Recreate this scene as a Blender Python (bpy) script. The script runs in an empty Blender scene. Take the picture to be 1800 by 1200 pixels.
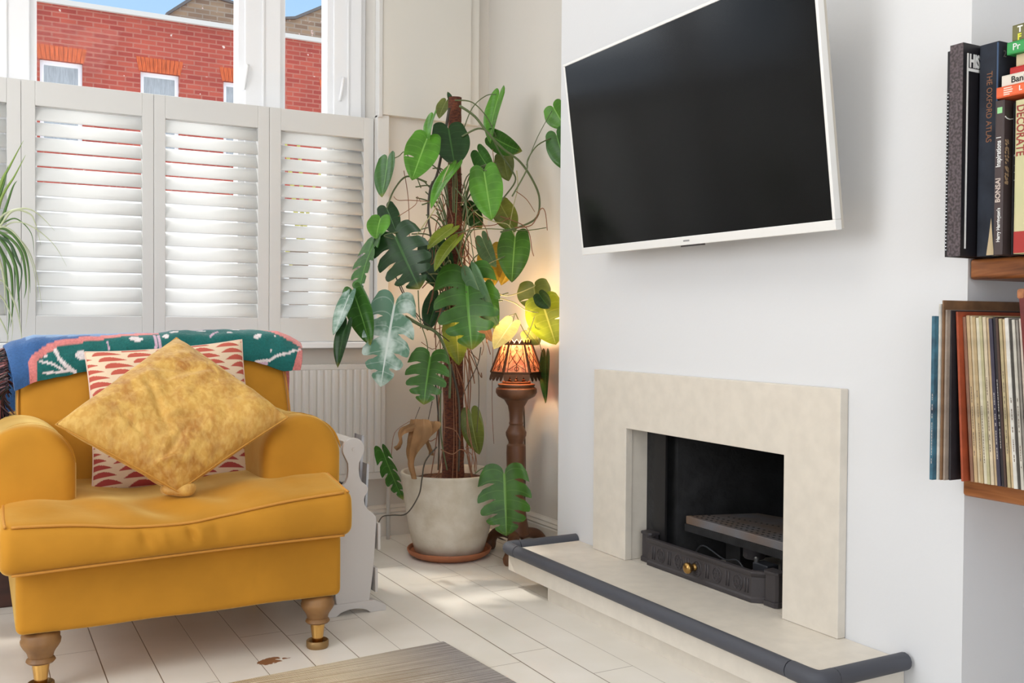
import bpy, math, random
from math import sin, cos, pi, radians, sqrt, exp
from mathutils import Vector, Matrix, noise
random.seed(7)
SC = bpy.context.scene
COL = SC.collection

# ------------------------------------------------------------------ camera
cam_data = bpy.data.cameras.new('camera')
cam = bpy.data.objects.new('camera', cam_data); COL.objects.link(cam)
YAW, PITCH, ROLL = radians(28.67055), radians(1.09143), radians(0.40095)
_r = Vector((cos(YAW), -sin(YAW), 0)); _f = Vector((sin(YAW), cos(YAW), 0)); _u = Vector((0, 0, 1))
_f2 = cos(PITCH)*_f - sin(PITCH)*_u; _u2 = cos(PITCH)*_u + sin(PITCH)*_f
_r3 = cos(ROLL)*_r + sin(ROLL)*_u2; _u3 = cos(ROLL)*_u2 - sin(ROLL)*_r
cam.matrix_world = Matrix(((_r3.x, _u3.x, -_f2.x, 0), (_r3.y, _u3.y, -_f2.y, 0), (_r3.z, _u3.z, -_f2.z, 0.82), (0, 0, 0, 1)))
cam_data.sensor_width = 36; cam_data.lens = 36*1729.0/1800.0
cam_data.clip_start = 0.02; cam_data.clip_end = 200
SC.camera = cam

# ------------------------------------------------------------------ light
SC.view_settings.view_transform = 'Standard'; SC.view_settings.look = 'None'
SC.view_settings.gamma = 1; SC.view_settings.use_curve_mapping = False
SC.view_settings.exposure = 0.19
world = bpy.data.worlds.new('sky'); SC.world = world; world.use_nodes = True
wn = world.node_tree; wn.nodes.clear()
wo = wn.nodes.new('ShaderNodeOutputWorld'); wb = wn.nodes.new('ShaderNodeBackground')
wg = wn.nodes.new('ShaderNodeTexGradient'); wc = wn.nodes.new('ShaderNodeTexCoord'); wr = wn.nodes.new('ShaderNodeValToRGB')
wsep = wn.nodes.new('ShaderNodeSeparateXYZ')
wn.links.new(wc.outputs['Generated'], wsep.inputs[0]); wn.links.new(wsep.outputs['Z'], wr.inputs[0])
wr.color_ramp.elements[0].position = 0.02; wr.color_ramp.elements[0].color = (0.93, 0.95, 1.0, 1)
wr.color_ramp.elements[1].position = 0.62; wr.color_ramp.elements[1].color = (1.0, 1.02, 1.06, 1)
_e = wr.color_ramp.elements.new(0.16); _e.color = (0.30, 0.42, 0.56, 1)
_e = wr.color_ramp.elements.new(0.40); _e.color = (0.17, 0.32, 0.52, 1)
wn.links.new(wr.outputs[0], wb.inputs[0]); wb.inputs[1].default_value = 1.7
wn.links.new(wb.outputs[0], wo.inputs[0])

def area(name, loc, target, sx, sy, power, col=(1, 1, 1), spread=180):
    d = bpy.data.lights.new(name, 'AREA'); d.shape = 'RECTANGLE'; d.size = sx; d.size_y = sy
    d.energy = power; d.color = col; d.spread = radians(spread)
    o = bpy.data.objects.new(name, d); COL.objects.link(o); o.location = loc
    o.rotation_euler = (Vector(target)-Vector(loc)).to_track_quat('-Z', 'Y').to_euler()
    return o
# added fill lamps behind, beside and above the view; daylight at the bay window
area('fill_behind_camera', (-0.2, -1.85, 1.35), (0.9, 3.0, 0.7), 2.2, 1.9, 18, (1, 0.985, 0.96))  # soft fill added behind the camera
area('fill_left_side', (-1.75, 1.55, 1.45), (1.7, 2.2, 0.5), 1.5, 1.3, 29, (1, 0.99, 0.975))  # unseen fill added on the left, throws soft shade to the right
area('daylight_bay_window', (0.45, 3.95, 2.15), (0.7, 2.6, 0.3), 1.9, 1.0, 13, (0.97, 0.985, 1.0))
area('fill_overhead', (0.2, 1.2, 2.36), (0.2, 1.2, 0), 1.0, 1.0, 7, (1, 0.96, 0.9))  # added overhead fill, no ceiling fitting behind it
sun = bpy.data.lights.new('sun', 'SUN'); sun.energy = 2.2; sun.angle = radians(3.5); sun.color = (1, 0.95, 0.87)
so = bpy.data.objects.new('sun', sun); COL.objects.link(so)
so.rotation_euler = Vector((2.5, -3.6, -6.5)).to_track_quat('-Z', 'Y').to_euler()

# ------------------------------------------------------------------ materials
def lin(c):
    return tuple((x/255/12.92 if x/255 <= 0.04045 else ((x/255+0.055)/1.055)**2.4) for x in c)+(1,)
MATS = {}
def mat(name, rgb, rough=0.6, metal=0.0, spec=0.5, noise_amt=0.0, nscale=12.0, bump=0.0, bscale=60.0, sheen=0.0, sheen_rgb=None,
        trans=0.0, coat=0.0, rgb2=None, stretch=None, detail=3.0, vcol=False, emit=0.0, emit_rgb=None, alpha=1.0):
    if name in MATS: return MATS[name]
    m = bpy.data.materials.new(name); m.use_nodes = True; MATS[name] = m
    nt = m.node_tree; N = nt.nodes; Lk = nt.links; b = N['Principled BSDF']; out = N['Material Output']
    b.inputs['Base Color'].default_value = lin(rgb); b.inputs['Roughness'].default_value = rough
    b.inputs['Metallic'].default_value = metal; b.inputs['Specular IOR Level'].default_value = spec
    if sheen:
        b.inputs['Sheen Weight'].default_value = sheen; b.inputs['Sheen Roughness'].default_value = 0.32
        b.inputs['Sheen Tint'].default_value = lin(sheen_rgb or rgb)
    if coat: b.inputs['Coat Weight'].default_value = coat; b.inputs['Coat Roughness'].default_value = 0.12
    if emit: b.inputs['Emission Color'].default_value = lin(emit_rgb or rgb); b.inputs['Emission Strength'].default_value = emit
    tc = N.new('ShaderNodeTexCoord'); mp = N.new('ShaderNodeMapping'); Lk.new(tc.outputs['Object'], mp.inputs[0])
    if stretch: mp.inputs['Scale'].default_value = stretch
    csock = None
    if vcol:
        vc = N.new('ShaderNodeVertexColor'); vc.layer_name = 'Col'; csock = vc.outputs[0]
        Lk.new(csock, b.inputs['Base Color'])
    if noise_amt or rgb2:
        nz = N.new('ShaderNodeTexNoise'); nz.inputs['Scale'].default_value = nscale; nz.inputs['Detail'].default_value = detail
        Lk.new(mp.outputs[0], nz.inputs['Vector'])
        rp = N.new('ShaderNodeValToRGB'); rp.color_ramp.elements[0].position = 0.35; rp.color_ramp.elements[1].position = 0.65
        Lk.new(nz.outputs['Fac'], rp.inputs[0])
        mx = N.new('ShaderNodeMix'); mx.data_type = 'RGBA'; Lk.new(rp.outputs[0], mx.inputs[0])
        if rgb2:
            mx.inputs[6].default_value = lin(rgb); mx.inputs[7].default_value = lin(rgb2)
        elif vcol:
            mx.blend_type = 'MULTIPLY'; mx.inputs[0].default_value = noise_amt
            Lk.new(rp.outputs[0], mx.inputs[7]) ; Lk.new(csock, mx.inputs[6])
            for l in list(mx.inputs[0].links): Lk.remove(l)
        else:
            mx.inputs[6].default_value = tuple(x*(1-noise_amt) for x in lin(rgb)[:3])+(1,)
            mx.inputs[7].default_value = tuple(min(1, x*(1+noise_amt)) for x in lin(rgb)[:3])+(1,)
        Lk.new(mx.outputs[2], b.inputs['Base Color'])
    if bump:
        nb = N.new('ShaderNodeTexNoise'); nb.inputs['Scale'].default_value = bscale; nb.inputs['Detail'].default_value = 4
        Lk.new(mp.outputs[0], nb.inputs['Vector'])
        bp = N.new('ShaderNodeBump'); bp.inputs['Strength'].default_value = bump; bp.inputs['Distance'].default_value = 0.01
        Lk.new(nb.outputs['Fac'], bp.inputs['Height']); Lk.new(bp.outputs[0], b.inputs['Normal'])
    if trans:
        tr = N.new('ShaderNodeBsdfTranslucent'); ms = N.new('ShaderNodeMixShader'); ms.inputs[0].default_value = trans
        src = b.inputs['Base Color'].links
        if src: Lk.new(src[0].from_socket, tr.inputs[0])
        else: tr.inputs[0].default_value = lin(rgb)
        Lk.new(b.outputs[0], ms.inputs[1]); Lk.new(tr.outputs[0], ms.inputs[2]); Lk.new(ms.outputs[0], out.inputs[0])
    return m

class MB:
    """collects geometry of ONE mesh"""
    def __init__(s): s.v = []; s.f = []; s.c = {}
    def add(s, vs, fs):
        n = len(s.v); s.v += [tuple(v) for v in vs]; s.f += [tuple(i+n for i in f) for f in fs]; return s
    def box(s, x0, x1, y0, y1, z0, z1):
        vs = [(x, y, z) for x in (x0, x1) for y in (y0, y1) for z in (z0, z1)]
        return s.add(vs, [(0, 1, 3, 2), (4, 6, 7, 5), (0, 4, 5, 1), (2, 3, 7, 6), (0, 2, 6, 4), (1, 5, 7, 3)])
    def prism(s, poly, axis, a, b, mapf=None):
        """poly: list of 2d points; extruded along axis 'x','y','z' from a to b"""
        def P(u, v, w): return {'x': (w, u, v), 'y': (u, w, v), 'z': (u, v, w)}[axis]
        n = len(poly); vs = [P(u, v, a) for u, v in poly]+[P(u, v, b) for u, v in poly]
        return s.add(vs, [tuple(range(n)), tuple(range(2*n-1, n-1, -1))]+[(i, i+n, (i+1) % n+n, (i+1) % n) for i in range(n)])
    def tube(s, pts, r, n=8, cap=True, smooth=0):
        P = [Vector(p) for p in pts]
        if smooth:
            Q = []
            for i in range(len(P)-1):
                p0 = P[max(i-1, 0)]; p1 = P[i]; p2 = P[i+1]; p3 = P[min(i+2, len(P)-1)]
                for k in range(smooth):
                    t = k/smooth
                    Q.append(0.5*((2*p1)+(p2-p0)*t+(2*p0-5*p1+4*p2-p3)*t*t+(3*p1-p0-3*p2+p3)*t**3))
            Q.append(P[-1]); P = Q
        m = len(P); rr = r if callable(r) else (lambda t: r)
        vs = []; N = None
        for i, p in enumerate(P):
            T = (P[min(i+1, m-1)]-P[max(i-1, 0)]).normalized()
            if N is None:
                N = T.cross(Vector((0.3, 0.2, 1))).normalized() if abs(T.z) < 0.9 else T.cross(Vector((1, 0, 0))).normalized()
            else: N = (N-T*N.dot(T)).normalized()
            B = T.cross(N); R = rr(i/(m-1))
            vs += [p+N*R*cos(2*pi*k/n)+B*R*sin(2*pi*k/n) for k in range(n)]
        fs = [(i*n+k, i*n+(k+1) % n, (i+1)*n+(k+1) % n, (i+1)*n+k) for i in range(m-1) for k in range(n)]
        if cap: fs += [tuple(range(n-1, -1, -1)), tuple(range((m-1)*n, m*n))]
        return s.add(vs, fs)
    def lathe(s, prof, n=32, c=(0, 0, 0), cap=True):
        """prof: (radius, z)"""
        m = len(prof); vs = [(c[0]+r*cos(2*pi*k/n), c[1]+r*sin(2*pi*k/n), c[2]+z) for r, z in prof for k in range(n)]
        fs = [(i*n+k, i*n+(k+1) % n, (i+1)*n+(k+1) % n, (i+1)*n+k) for i in range(m-1) for k in range(n)]
        if cap: fs += [tuple(range(n-1, -1, -1)), tuple(range((m-1)*n, m*n))]
        return s.add(vs, fs)
    def rbox(s, x0, x1, y0, y1, z0, z1, r, n=10, k=4, fn=None):
        """box with rounded edges of radius r, n inner divisions, fn deforms each point"""
        def axis(a, b):
            rr = min(r, (b-a)/2*0.999)
            t = [a+rr*(1-cos(pi/2*i/k)) for i in range(k)]
            inn = [a+rr+(b-a-2*rr)*i/n for i in range(n+1)]
            e = [b-rr*(1-cos(pi/2*(k-1-i)/k)) for i in range(k)]
            return t+inn+e
        n3 = n if isinstance(n, tuple) else (n, n, n)
        def ax3(a, b, q):
            nonlocal n
            n = q; return axis(a, b)
        X, Y, Z = ax3(x0, x1, n3[0]), ax3(y0, y1, n3[1]), ax3(z0, z1, n3[2])
        idx = {}; vs = []; fs = []
        def clampi(v, a, b):
            rr = min(r, (b-a)/2*0.999); return min(max(v, a+rr), b-rr)
        def vert(i, j, l):
            key = (i, j, l)
            if key in idx: return idx[key]
            p = Vector((X[i], Y[j], Z[l])); q = Vector((clampi(p.x, x0, x1), clampi(p.y, y0, y1), clampi(p.z, z0, z1)))
            d = p-q; w = q+d.normalized()*min(r, d.length if d.length < 1e-9 else r)
            if fn: w = Vector(fn(w))
            idx[key] = len(vs); vs.append(w); return idx[key]
        a, b, c = len(X)-1, len(Y)-1, len(Z)-1
        for i in range(a):
            for j in range(b):
                fs.append((vert(i, j, 0), vert(i, j+1, 0), vert(i+1, j+1, 0), vert(i+1, j, 0)))
                fs.append((vert(i, j, c), vert(i+1, j, c), vert(i+1, j+1, c), vert(i, j+1, c)))
        for i in range(a):
            for l in range(c):
                fs.append((vert(i, 0, l), vert(i+1, 0, l), vert(i+1, 0, l+1), vert(i, 0, l+1)))
                fs.append((vert(i, b, l), vert(i, b, l+1), vert(i+1, b, l+1), vert(i+1, b, l)))
        for j in range(b):
            for l in range(c):
                fs.append((vert(0, j, l), vert(0, j, l+1), vert(0, j+1, l+1), vert(0, j+1, l)))
                fs.append((vert(a, j, l), vert(a, j+1, l), vert(a, j+1, l+1), vert(a, j, l+1)))
        return s.add(vs, fs)
    def obj(s, name, m, parent=None, smooth=False, bevel=0, colors=None, uv=None, solid=0, auto=None):
        me = bpy.data.meshes.new(name); me.from_pydata(s.v, [], s.f); me.update()
        bm_fix(me)
        if m: me.materials.append(m)
        if colors:
            ca = me.color_attributes.new('Col', 'FLOAT_COLOR', 'POINT')
            for i, c in enumerate(colors): ca.data[i].color = c
        if uv:
            ul = me.uv_layers.new(name='UVMap')
            for l in me.loops: ul.data[l.index].uv = uv[l.vertex_index]
        if smooth: me.polygons.foreach_set('use_smooth', [True]*len(me.polygons))
        o = bpy.data.objects.new(name, me); COL.objects.link(o)
        if auto and smooth:
            me.set_sharp_from_angle(angle=radians(auto))
        if bevel:
            md = o.modifiers.new('bevel', 'BEVEL'); md.width = bevel; md.segments = 2; md.limit_method = 'ANGLE'; md.angle_limit = radians(40)
        if solid:
            md = o.modifiers.new('solid', 'SOLIDIFY'); md.thickness = solid; md.offset = 0
        if parent: put(o, parent)
        return o
import bmesh
def bm_fix(me):
    b = bmesh.new(); b.from_mesh(me); bmesh.ops.recalc_face_normals(b, faces=b.faces); b.to_mesh(me); b.free()
def put(o, parent):
    """parent o, whose mesh is in world coordinates, to an unrotated Empty or mesh, keeping its place"""
    w = parent.get('_w'); o.parent = parent
    loc = Vector(w) if w else Vector((0, 0, 0))
    if parent.type == 'EMPTY' and w:
        o.location = -loc
def tag(o, label=None, cat=None, group=None, kind=None):
    if label: o['label'] = label
    if cat: o['category'] = cat
    if group: o['group'] = group
    if kind: o['kind'] = kind
    return o
def thing(name, label, cat, loc=(0, 0, 0), group=None):
    o = bpy.data.objects.new(name, None); COL.objects.link(o); o.location = loc; o['_w'] = tuple(loc)
    o.empty_display_size = 0.05
    return tag(o, label, cat, group)
def struct(o): o['kind'] = 'structure'; return o

def text_mesh(txt, size, origin, U, V, m, parent, depth=0.0004, align='LEFT', sx=1.0, bold=0.0, name='lettering'):
    cu = bpy.data.curves.new(name, 'FONT'); cu.body = txt; cu.size = size; cu.align_x = align; cu.extrude = depth
    cu.offset = bold; cu.resolution_u = 3
    t = bpy.data.objects.new('tmp', cu); COL.objects.link(t)
    dg = bpy.context.evaluated_depsgraph_get(); dg.update()
    me = bpy.data.meshes.new_from_object(t.evaluated_get(dg)); bpy.data.objects.remove(t)
    me.name = name
    U = Vector(U).normalized(); V = Vector(V).normalized(); W = U.cross(V); O = Vector(origin)
    for v in me.vertices:
        c = v.co.copy(); v.co = O+U*c.x*sx+V*c.y+W*c.z
    me.materials.clear(); me.materials.append(m)
    o = bpy.data.objects.new(name, me); COL.objects.link(o); put(o, parent); return o

# ---- shared materials
M_wall = mat('wall_paint_white', (226, 227, 229), 0.75, bump=0.03, bscale=90)
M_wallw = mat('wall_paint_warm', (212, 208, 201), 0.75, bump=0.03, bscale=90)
M_ceil = mat('ceiling_paint', (240, 240, 238), 0.8)
M_trim = mat('trim_gloss', (222, 218, 210), 0.35, spec=0.5)
M_sash = mat('window_frame_white', (240, 241, 243), 0.35)
M_shut = mat('shutter_satin', (214, 213, 210), 0.45)
M_louv = mat('louvre_white', (246, 246, 244), 0.4, trans=0.5)
# ================================================================== SETTING
# floor: painted boards running towards the window
def floor_mat():
    m = bpy.data.materials.new('painted_floorboards'); m.use_nodes = True; nt = m.node_tree; N = nt.nodes; L = nt.links; b = N['Principled BSDF']
    tc = N.new('ShaderNodeTexCoord'); sp = N.new('ShaderNodeSeparateXYZ'); L.new(tc.outputs['Object'], sp.inputs[0])
    def mth(op, a, c=None, d=None):
        n = N.new('ShaderNodeMath'); n.operation = op
        for i, q in enumerate((a, c, d)):
            if q is None: continue
            if isinstance(q, (int, float)): n.inputs[i].default_value = q
            else: L.new(q, n.inputs[i])
        return n.outputs[0]
    w = 0.112
    u = mth('DIVIDE', mth('ADD', sp.outputs[0], -0.263+1.12*5), w)
    bid = mth('FLOOR', u); fu = mth('FRACT', u)
    d = mth('MULTIPLY', mth('MINIMUM', fu, mth('SUBTRACT', 1.0, fu)), w)
    wn_ = N.new('ShaderNodeTexWhiteNoise'); wn_.noise_dimensions = '1D'; L.new(bid, wn_.inputs['W'])
    seam_w = mth('MULTIPLY', wn_.outputs['Value'], 0.0018)
    gap = mth('LESS_THAN', d, mth('ADD', seam_w, 0.0002))
    # butt joints
    yy = mth('DIVIDE', mth('ADD', sp.outputs[1], mth('MULTIPLY', wn_.outputs['Value'], 3.0)), 0.95)
    fy = mth('FRACT', yy); dy = mth('MULTIPLY', mth('MINIMUM', fy, mth('SUBTRACT', 1.0, fy)), 0.95)
    gap2 = mth('LESS_THAN', dy, 0.0008)
    g = mth('MAXIMUM', gap, gap2)
    nz = N.new('ShaderNodeTexNoise'); nz.inputs['Scale'].default_value = 4.0; nz.inputs['Detail'].default_value = 5; L.new(tc.outputs['Object'], nz.inputs['Vector'])
    rp = N.new('ShaderNodeValToRGB'); L.new(nz.outputs['Fac'], rp.inputs[0])
    rp.color_ramp.elements[0].position = 0.3; rp.color_ramp.elements[0].color = lin((232, 226, 214)); rp.color_ramp.elements[1].position = 0.7; rp.color_ramp.elements[1].color = lin((243, 238, 230))
    mx = N.new('ShaderNodeMix'); mx.data_type = 'RGBA'; L.new(g, mx.inputs[0]); L.new(rp.outputs[0], mx.inputs[6]); mx.inputs[7].default_value = lin((128, 110, 92))
    # worn bare patch near the armchair leg
    def dist(cx, cy, sx, sy):
        a = mth('POWER', mth('DIVIDE', mth('ADD', sp.outputs[0], -cx), sx), 2.0); c = mth('POWER', mth('DIVIDE', mth('ADD', sp.outputs[1], -cy), sy), 2.0)
        return mth('ADD', a, c)
    n2 = N.new('ShaderNodeTexNoise'); n2.inputs['Scale'].default_value = 45; n2.inputs['Detail'].default_value = 6; L.new(tc.outputs['Object'], n2.inputs['Vector'])
    dd = mth('ADD', dist(0.622, 2.345, 0.048, 0.026), mth('MULTIPLY', mth('ADD', n2.outputs['Fac'], -0.5), 4.2))
    chip = mth('LESS_THAN', dd, 0.55)
    mx2 = N.new('ShaderNodeMix'); mx2.data_type = 'RGBA'; L.new(chip, mx2.inputs[0]); L.new(mx.outputs[2], mx2.inputs[6]); mx2.inputs[7].default_value = lin((150, 104, 70))
    L.new(mx2.outputs[2], b.inputs['Base Color']); b.inputs['Roughness'].default_value = 0.33
    bp = N.new('ShaderNodeBump'); bp.inputs['Strength'].default_value = 0.4; bp.inputs['Distance'].default_value = 0.002; bp.invert = True
    L.new(g, bp.inputs['Height']); L.new(bp.outputs[0], b.inputs['Normal'])
    return m
struct(MB().box(-2.6, 2.3, -2.3, 3.9, -0.1, 0).obj('floor', floor_mat()))
struct(MB().box(-2.6, 2.3, -2.3, 3.9, 2.5, 2.6).obj('ceiling', M_ceil))
WY = 3.54
# window wall: under the sill, above, and right of the opening
wf = MB().box(-2.6, 1.335, WY, 3.80, 0, 0.72).box(1.335, 1.95, WY, 3.80, 0, 2.5).box(-2.6, -0.75, WY, 3.80, 0.72, 2.5).box(-0.75, 1.335, WY, 3.80, 2.35, 2.5)
struct(wf.obj('wall_window', M_wallw))
# chimney breast with its hearth opening
CX = 1.71; c = MB()
c.box(CX, 2.25, 1.266, 1.70, 0, 2.5).box(CX, 2.25, 2.40, 2.80, 0, 2.5).box(CX, 2.25, 1.70, 2.40, 0.55, 2.5)
struct(c.obj('wall_chimney', M_wall))
struct(MB().box(2.25, 2.3, 1.0, 3.0, 0, 2.5).box(2.25-0.0, 2.3, -2.3, 1.0, 0, 2.5).obj('wall_right', M_wall))
struct(MB().box(1.82, 1.95, 2.80, 3.54, 0, 2.5).obj('wall_alcove', M_wallw))
struct(MB().box(2.12, 2.25, -2.3, 1.266, 0, 2.5).obj('wall_shelf_alcove', M_wall))
# far side and back of the room, with openings for daylight
struct(MB().box(-2.6, -2.5, -2.3, 3.9, 0, 0.6).box(-2.6, -2.5, -2.3, 3.9, 2.3, 2.5).box(-2.6, -2.5, -2.3, 0.6, 0.6, 2.3).box(-2.6, -2.5, 2.5, 3.9, 0.6, 2.3).obj('wall_left', M_wall))
struct(MB().box(-2.6, -1.5, -2.3, -2.2, 0, 2.5).box(1.2, 2.3, -2.3, -2.2, 0, 2.5).box(-1.5, 1.2, -2.3, -2.2, 2.3, 2.5).obj('wall_back', M_wall))
# skirting boards
def skirt(name, pts, h=0.118, t=0.018):
    # pts: start, end on the floor; outward normal to the right-hand side of travel
    (x0, y0), (x1, y1) = pts; L = sqrt((x1-x0)**2+(y1-y0)**2); d = Vector(((x1-x0)/L, (y1-y0)/L)); n = Vector((d.y, -d.x))
    prof = [(0, 0), (t, 0), (t, h*0.70), (t*0.72, h*0.73), (t*0.95, h*0.78), (t*0.62, h*0.86), (t*0.70, h*0.90), (t*0.3, h*0.97), (t*0.22, h), (0, h)]
    m = MB(); vs = []
    for (a, b) in ((x0, y0), (x1, y1)):
        vs += [(a+n.x*p, b+n.y*p, z) for p, z in prof]
    k = len(prof); m.add(vs, [tuple(range(k)), tuple(range(2*k-1, k-1, -1))]+[(i, i+k, (i+1) % k+k, (i+1) % k) for i in range(k)])
    return struct(m.obj(name, M_trim))
skirt('baseboard_window', ((-2.5, 3.54), (1.80, 3.54)))
skirt('baseboard_alcove', ((1.82, 3.54), (1.82, 2.80)))
skirt('baseboard_shelf_alcove', ((2.12, 1.26), (2.12, -2.2)))
skirt('baseboard_chimney', ((1.71, 1.38), (1.71, 1.266)), h=0.05, t=0.004)
# boxed-in casing beside the window, with its shadow gap and architrave
bx = MB().box(1.354, 1.725, 3.505, 3.54, 1.602, 2.5).box(1.725, 1.765, 3.515, 3.54, 1.602, 2.5)
struct(bx.obj('trim_1', mat('casing_paint', (216, 213, 205), 0.45), bevel=0.002))
struct(MB().box(1.336, 1.384, 3.512, 3.54, 0.72, 1.602).box(1.336, 1.353, 3.50, 3.54, 1.59, 2.5).obj('trim_2', M_shut, bevel=0.003))
struct(MB().box(1.352, 1.3535, 3.49, 3.512, 1.3, 1.45).obj('trim_3', M_sash))
# window sill board
struct(MB().box(-0.9, 1.345, 3.475, 3.70, 0.722, 0.744).obj('trim_4', M_sash, bevel=0.004))
# pipes under the sill
# ---- window_1: casement frame and panes
win = bpy.data.objects.new('window_1', None); COL.objects.link(win); struct(win)
def post(x0, x1, name='window_frame'):
    m = MB(); y = 3.64
    m.box(x0, x1, y, y+0.07, 0.744, 2.35)
    m.box(x0+0.022, x1-0.022, y-0.016, y, 0.744, 2.35)
    w = x1-x0
    m.box(x0+w/2-0.005, x0+w/2+0.005, y-0.022, y-0.016, 0.744, 2.35)
    m.obj(name, M_sash, win, bevel=0.003)
post(-0.74, -0.62); post(0.0, 0.185); post(0.845, 1.02); post(1.18, 1.335)
fr = MB().box(-0.74, 1.335, 3.64, 3.71, 0.744, 0.80).box(-0.74, 1.335, 3.64, 3.71, 2.29, 2.35); fr.obj('window_frame', M_sash, win, bevel=0.003)
glass = bpy.data.materials.new('window_glass'); glass.use_nodes = True
gn = glass.node_tree; gn.nodes.clear(); go_ = gn.nodes.new('ShaderNodeOutputMaterial'); gt = gn.nodes.new('ShaderNodeBsdfTransparent'); gg = gn.nodes.new('ShaderNodeBsdfGlossy'); gm = gn.nodes.new('ShaderNodeMixShader')
gg.inputs['Roughness'].default_value = 0.02; gm.inputs[0].default_value = 0.008
gn.links.new(gt.outputs[0], gm.inputs[1]); gn.links.new(gg.outputs[0], gm.inputs[2]); gn.links.new(gm.outputs[0], go_.inputs[0])
for a, b in ((-0.62, 0.0), (0.185, 0.845), (1.02, 1.18)):
    MB().box(a, b, 3.672, 3.676, 0.80, 2.29).obj('pane', glass, win)
# window stay handles, just above the shutters
for x in (0.862, 1.225):
    MB().tube([(x, 3.622, 1.66), (x+0.004, 3.612, 1.70), (x+0.012, 3.615, 1.75)], 0.006, 8, smooth=4).obj('handle', M_sash, win, smooth=True)

# ---- shutters: four panels, each a thing
def louvre(x0, x1, zc, tilt=62, w=0.0535, th=0.009):
    n = 12; prof = []
    for k in range(n):
        a = 2*pi*k/n; u = cos(a)*w/2; v = sin(a)*th/2
        # inner edge (towards the room, -y) low, outer edge high
        yy = u*cos(radians(tilt))-v*sin(radians(tilt)); zz = u*sin(radians(tilt))+v*cos(radians(tilt))
        prof.append((yy+3.556, zz+zc))
    return MB().prism(prof, 'x', x0, x1)
panels = [(-0.672, -0.269, -0.631, -0.309, 'white louvred shutter panel furthest left, beyond the spiky plant'),
          (-0.268, 0.1335, -0.228, 0.093, 'cropped white louvred shutter panel at the left edge, behind the spiky plant'),
          (0.1345, 0.5385, 0.175, 0.502, 'wide white louvred shutter panel rising behind the left half of the armchair'),
          (0.5395, 0.9345, 0.577, 0.894, 'white louvred shutter panel in the middle, between two other panels'),
          (0.9355, 1.332, 0.977, 1.293, 'white louvred shutter panel nearest the monstera and the room corner')]
for x0, x1, a, b, lab in panels:
    p = thing('window_shutter', lab, 'shutter', (x0, 3.55, 0.745), 'louvred shutter panels across the lower window')
    MB().box(x0, a, 3.54, 3.572, 0.746, 1.59).box(b, x1, 3.54, 3.572, 0.746, 1.59).box(a, b, 3.54, 3.572, 0.746, 0.832).box(a, b, 3.54, 3.572, 1.511, 1.59).obj('frame', M_shut, p, bevel=0.0015)
    n = 14; sp_ = (1.511-0.832)/n
    for k in range(n):
        louvre(a+0.001, b-0.001, 0.832+sp_*(k+0.5)).obj('louvre', M_louv, p, smooth=True)

# ---- outside: terrace across the street
def brick_mat(name, c1, c2, mortar, sc, wx=0.225, hz=0.075):
    m = bpy.data.materials.new(name); m.use_nodes = True; nt = m.node_tree; N = nt.nodes; L = nt.links; b = N['Principled BSDF']
    tc = N.new('ShaderNodeTexCoord'); mp = N.new('ShaderNodeMapping'); mp.inputs['Rotation'].default_value = (radians(90), 0, 0)
    L.new(tc.outputs['Object'], mp.inputs[0])
    sx = N.new('ShaderNodeSeparateXYZ'); L.new(tc.outputs['Object'], sx.inputs[0]); cb = N.new('ShaderNodeCombineXYZ')
    L.new(sx.outputs[0], cb.inputs[0]); L.new(sx.outputs[2], cb.inputs[1])
    br = N.new('ShaderNodeTexBrick'); br.inputs['Scale'].default_value = 1; br.inputs['Brick Width'].default_value = wx*sc; br.inputs['Row Height'].default_value = hz*sc
    br.inputs['Mortar Size'].default_value = 0.010*sc; br.inputs['Color1'].default_value = lin(c1); br.inputs['Color2'].default_value = lin(c2); br.inputs['Mortar'].default_value = lin(mortar)
    L.new(cb.outputs[0], br.inputs['Vector'])
    nz = N.new('ShaderNodeTexNoise'); nz.inputs['Scale'].default_value = 1.6; nz.inputs['Detail'].default_value = 6; L.new(tc.outputs['Object'], nz.inputs['Vector'])
    rp = N.new('ShaderNodeValToRGB'); rp.color_ramp.elements[0].position = 0.3; rp.color_ramp.elements[0].color = (0.72, 0.72, 0.74, 1); rp.color_ramp.elements[1].position = 0.65; rp.color_ramp.elements[1].color = (1, 1, 1, 1)
    L.new(nz.outputs['Fac'], rp.inputs[0])
    mx = N.new('ShaderNodeMix'); mx.data_type = 'RGBA'; mx.blend_type = 'MULTIPLY'; mx.inputs[0].default_value = 0.8
    L.new(br.outputs[0], mx.inputs[6]); L.new(rp.outputs[0], mx.inputs[7])
    # white spots of flaking render
    n3 = N.new('ShaderNodeTexNoise'); n3.inputs['Scale'].default_value = 7; n3.inputs['Detail'].default_value = 8; L.new(tc.outputs['Object'], n3.inputs['Vector'])
    gt_ = N.new('ShaderNodeMath'); gt_.operation = 'GREATER_THAN'; gt_.inputs[1].default_value = 0.685; L.new(n3.outputs['Fac'], gt_.inputs[0])
    m2 = N.new('ShaderNodeMix'); m2.data_type = 'RGBA'; L.new(gt_.outputs[0], m2.inputs[0]); L.new(mx.outputs[2], m2.inputs[6]); m2.inputs[7].default_value = lin((215, 190, 180))
    L.new(m2.outputs[2], b.inputs['Base Color']); b.inputs['Roughness'].default_value = 0.9
    return m
M_red = brick_mat('red_brick', (180, 84, 67), (156, 63, 54), (176, 110, 94), 1.25)
M_brown = brick_mat('brown_brick', (176, 152, 122), (132, 108, 90), (168, 156, 138), 1.35)
M_arch = mat('rubbed_brick_arch', (192, 92, 52), 0.9, noise_amt=0.3, nscale=8, stretch=(8, 1, 0.6))
M_cop = mat('coping_stone', (200, 198, 192), 0.8)
BY = 20.0
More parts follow.
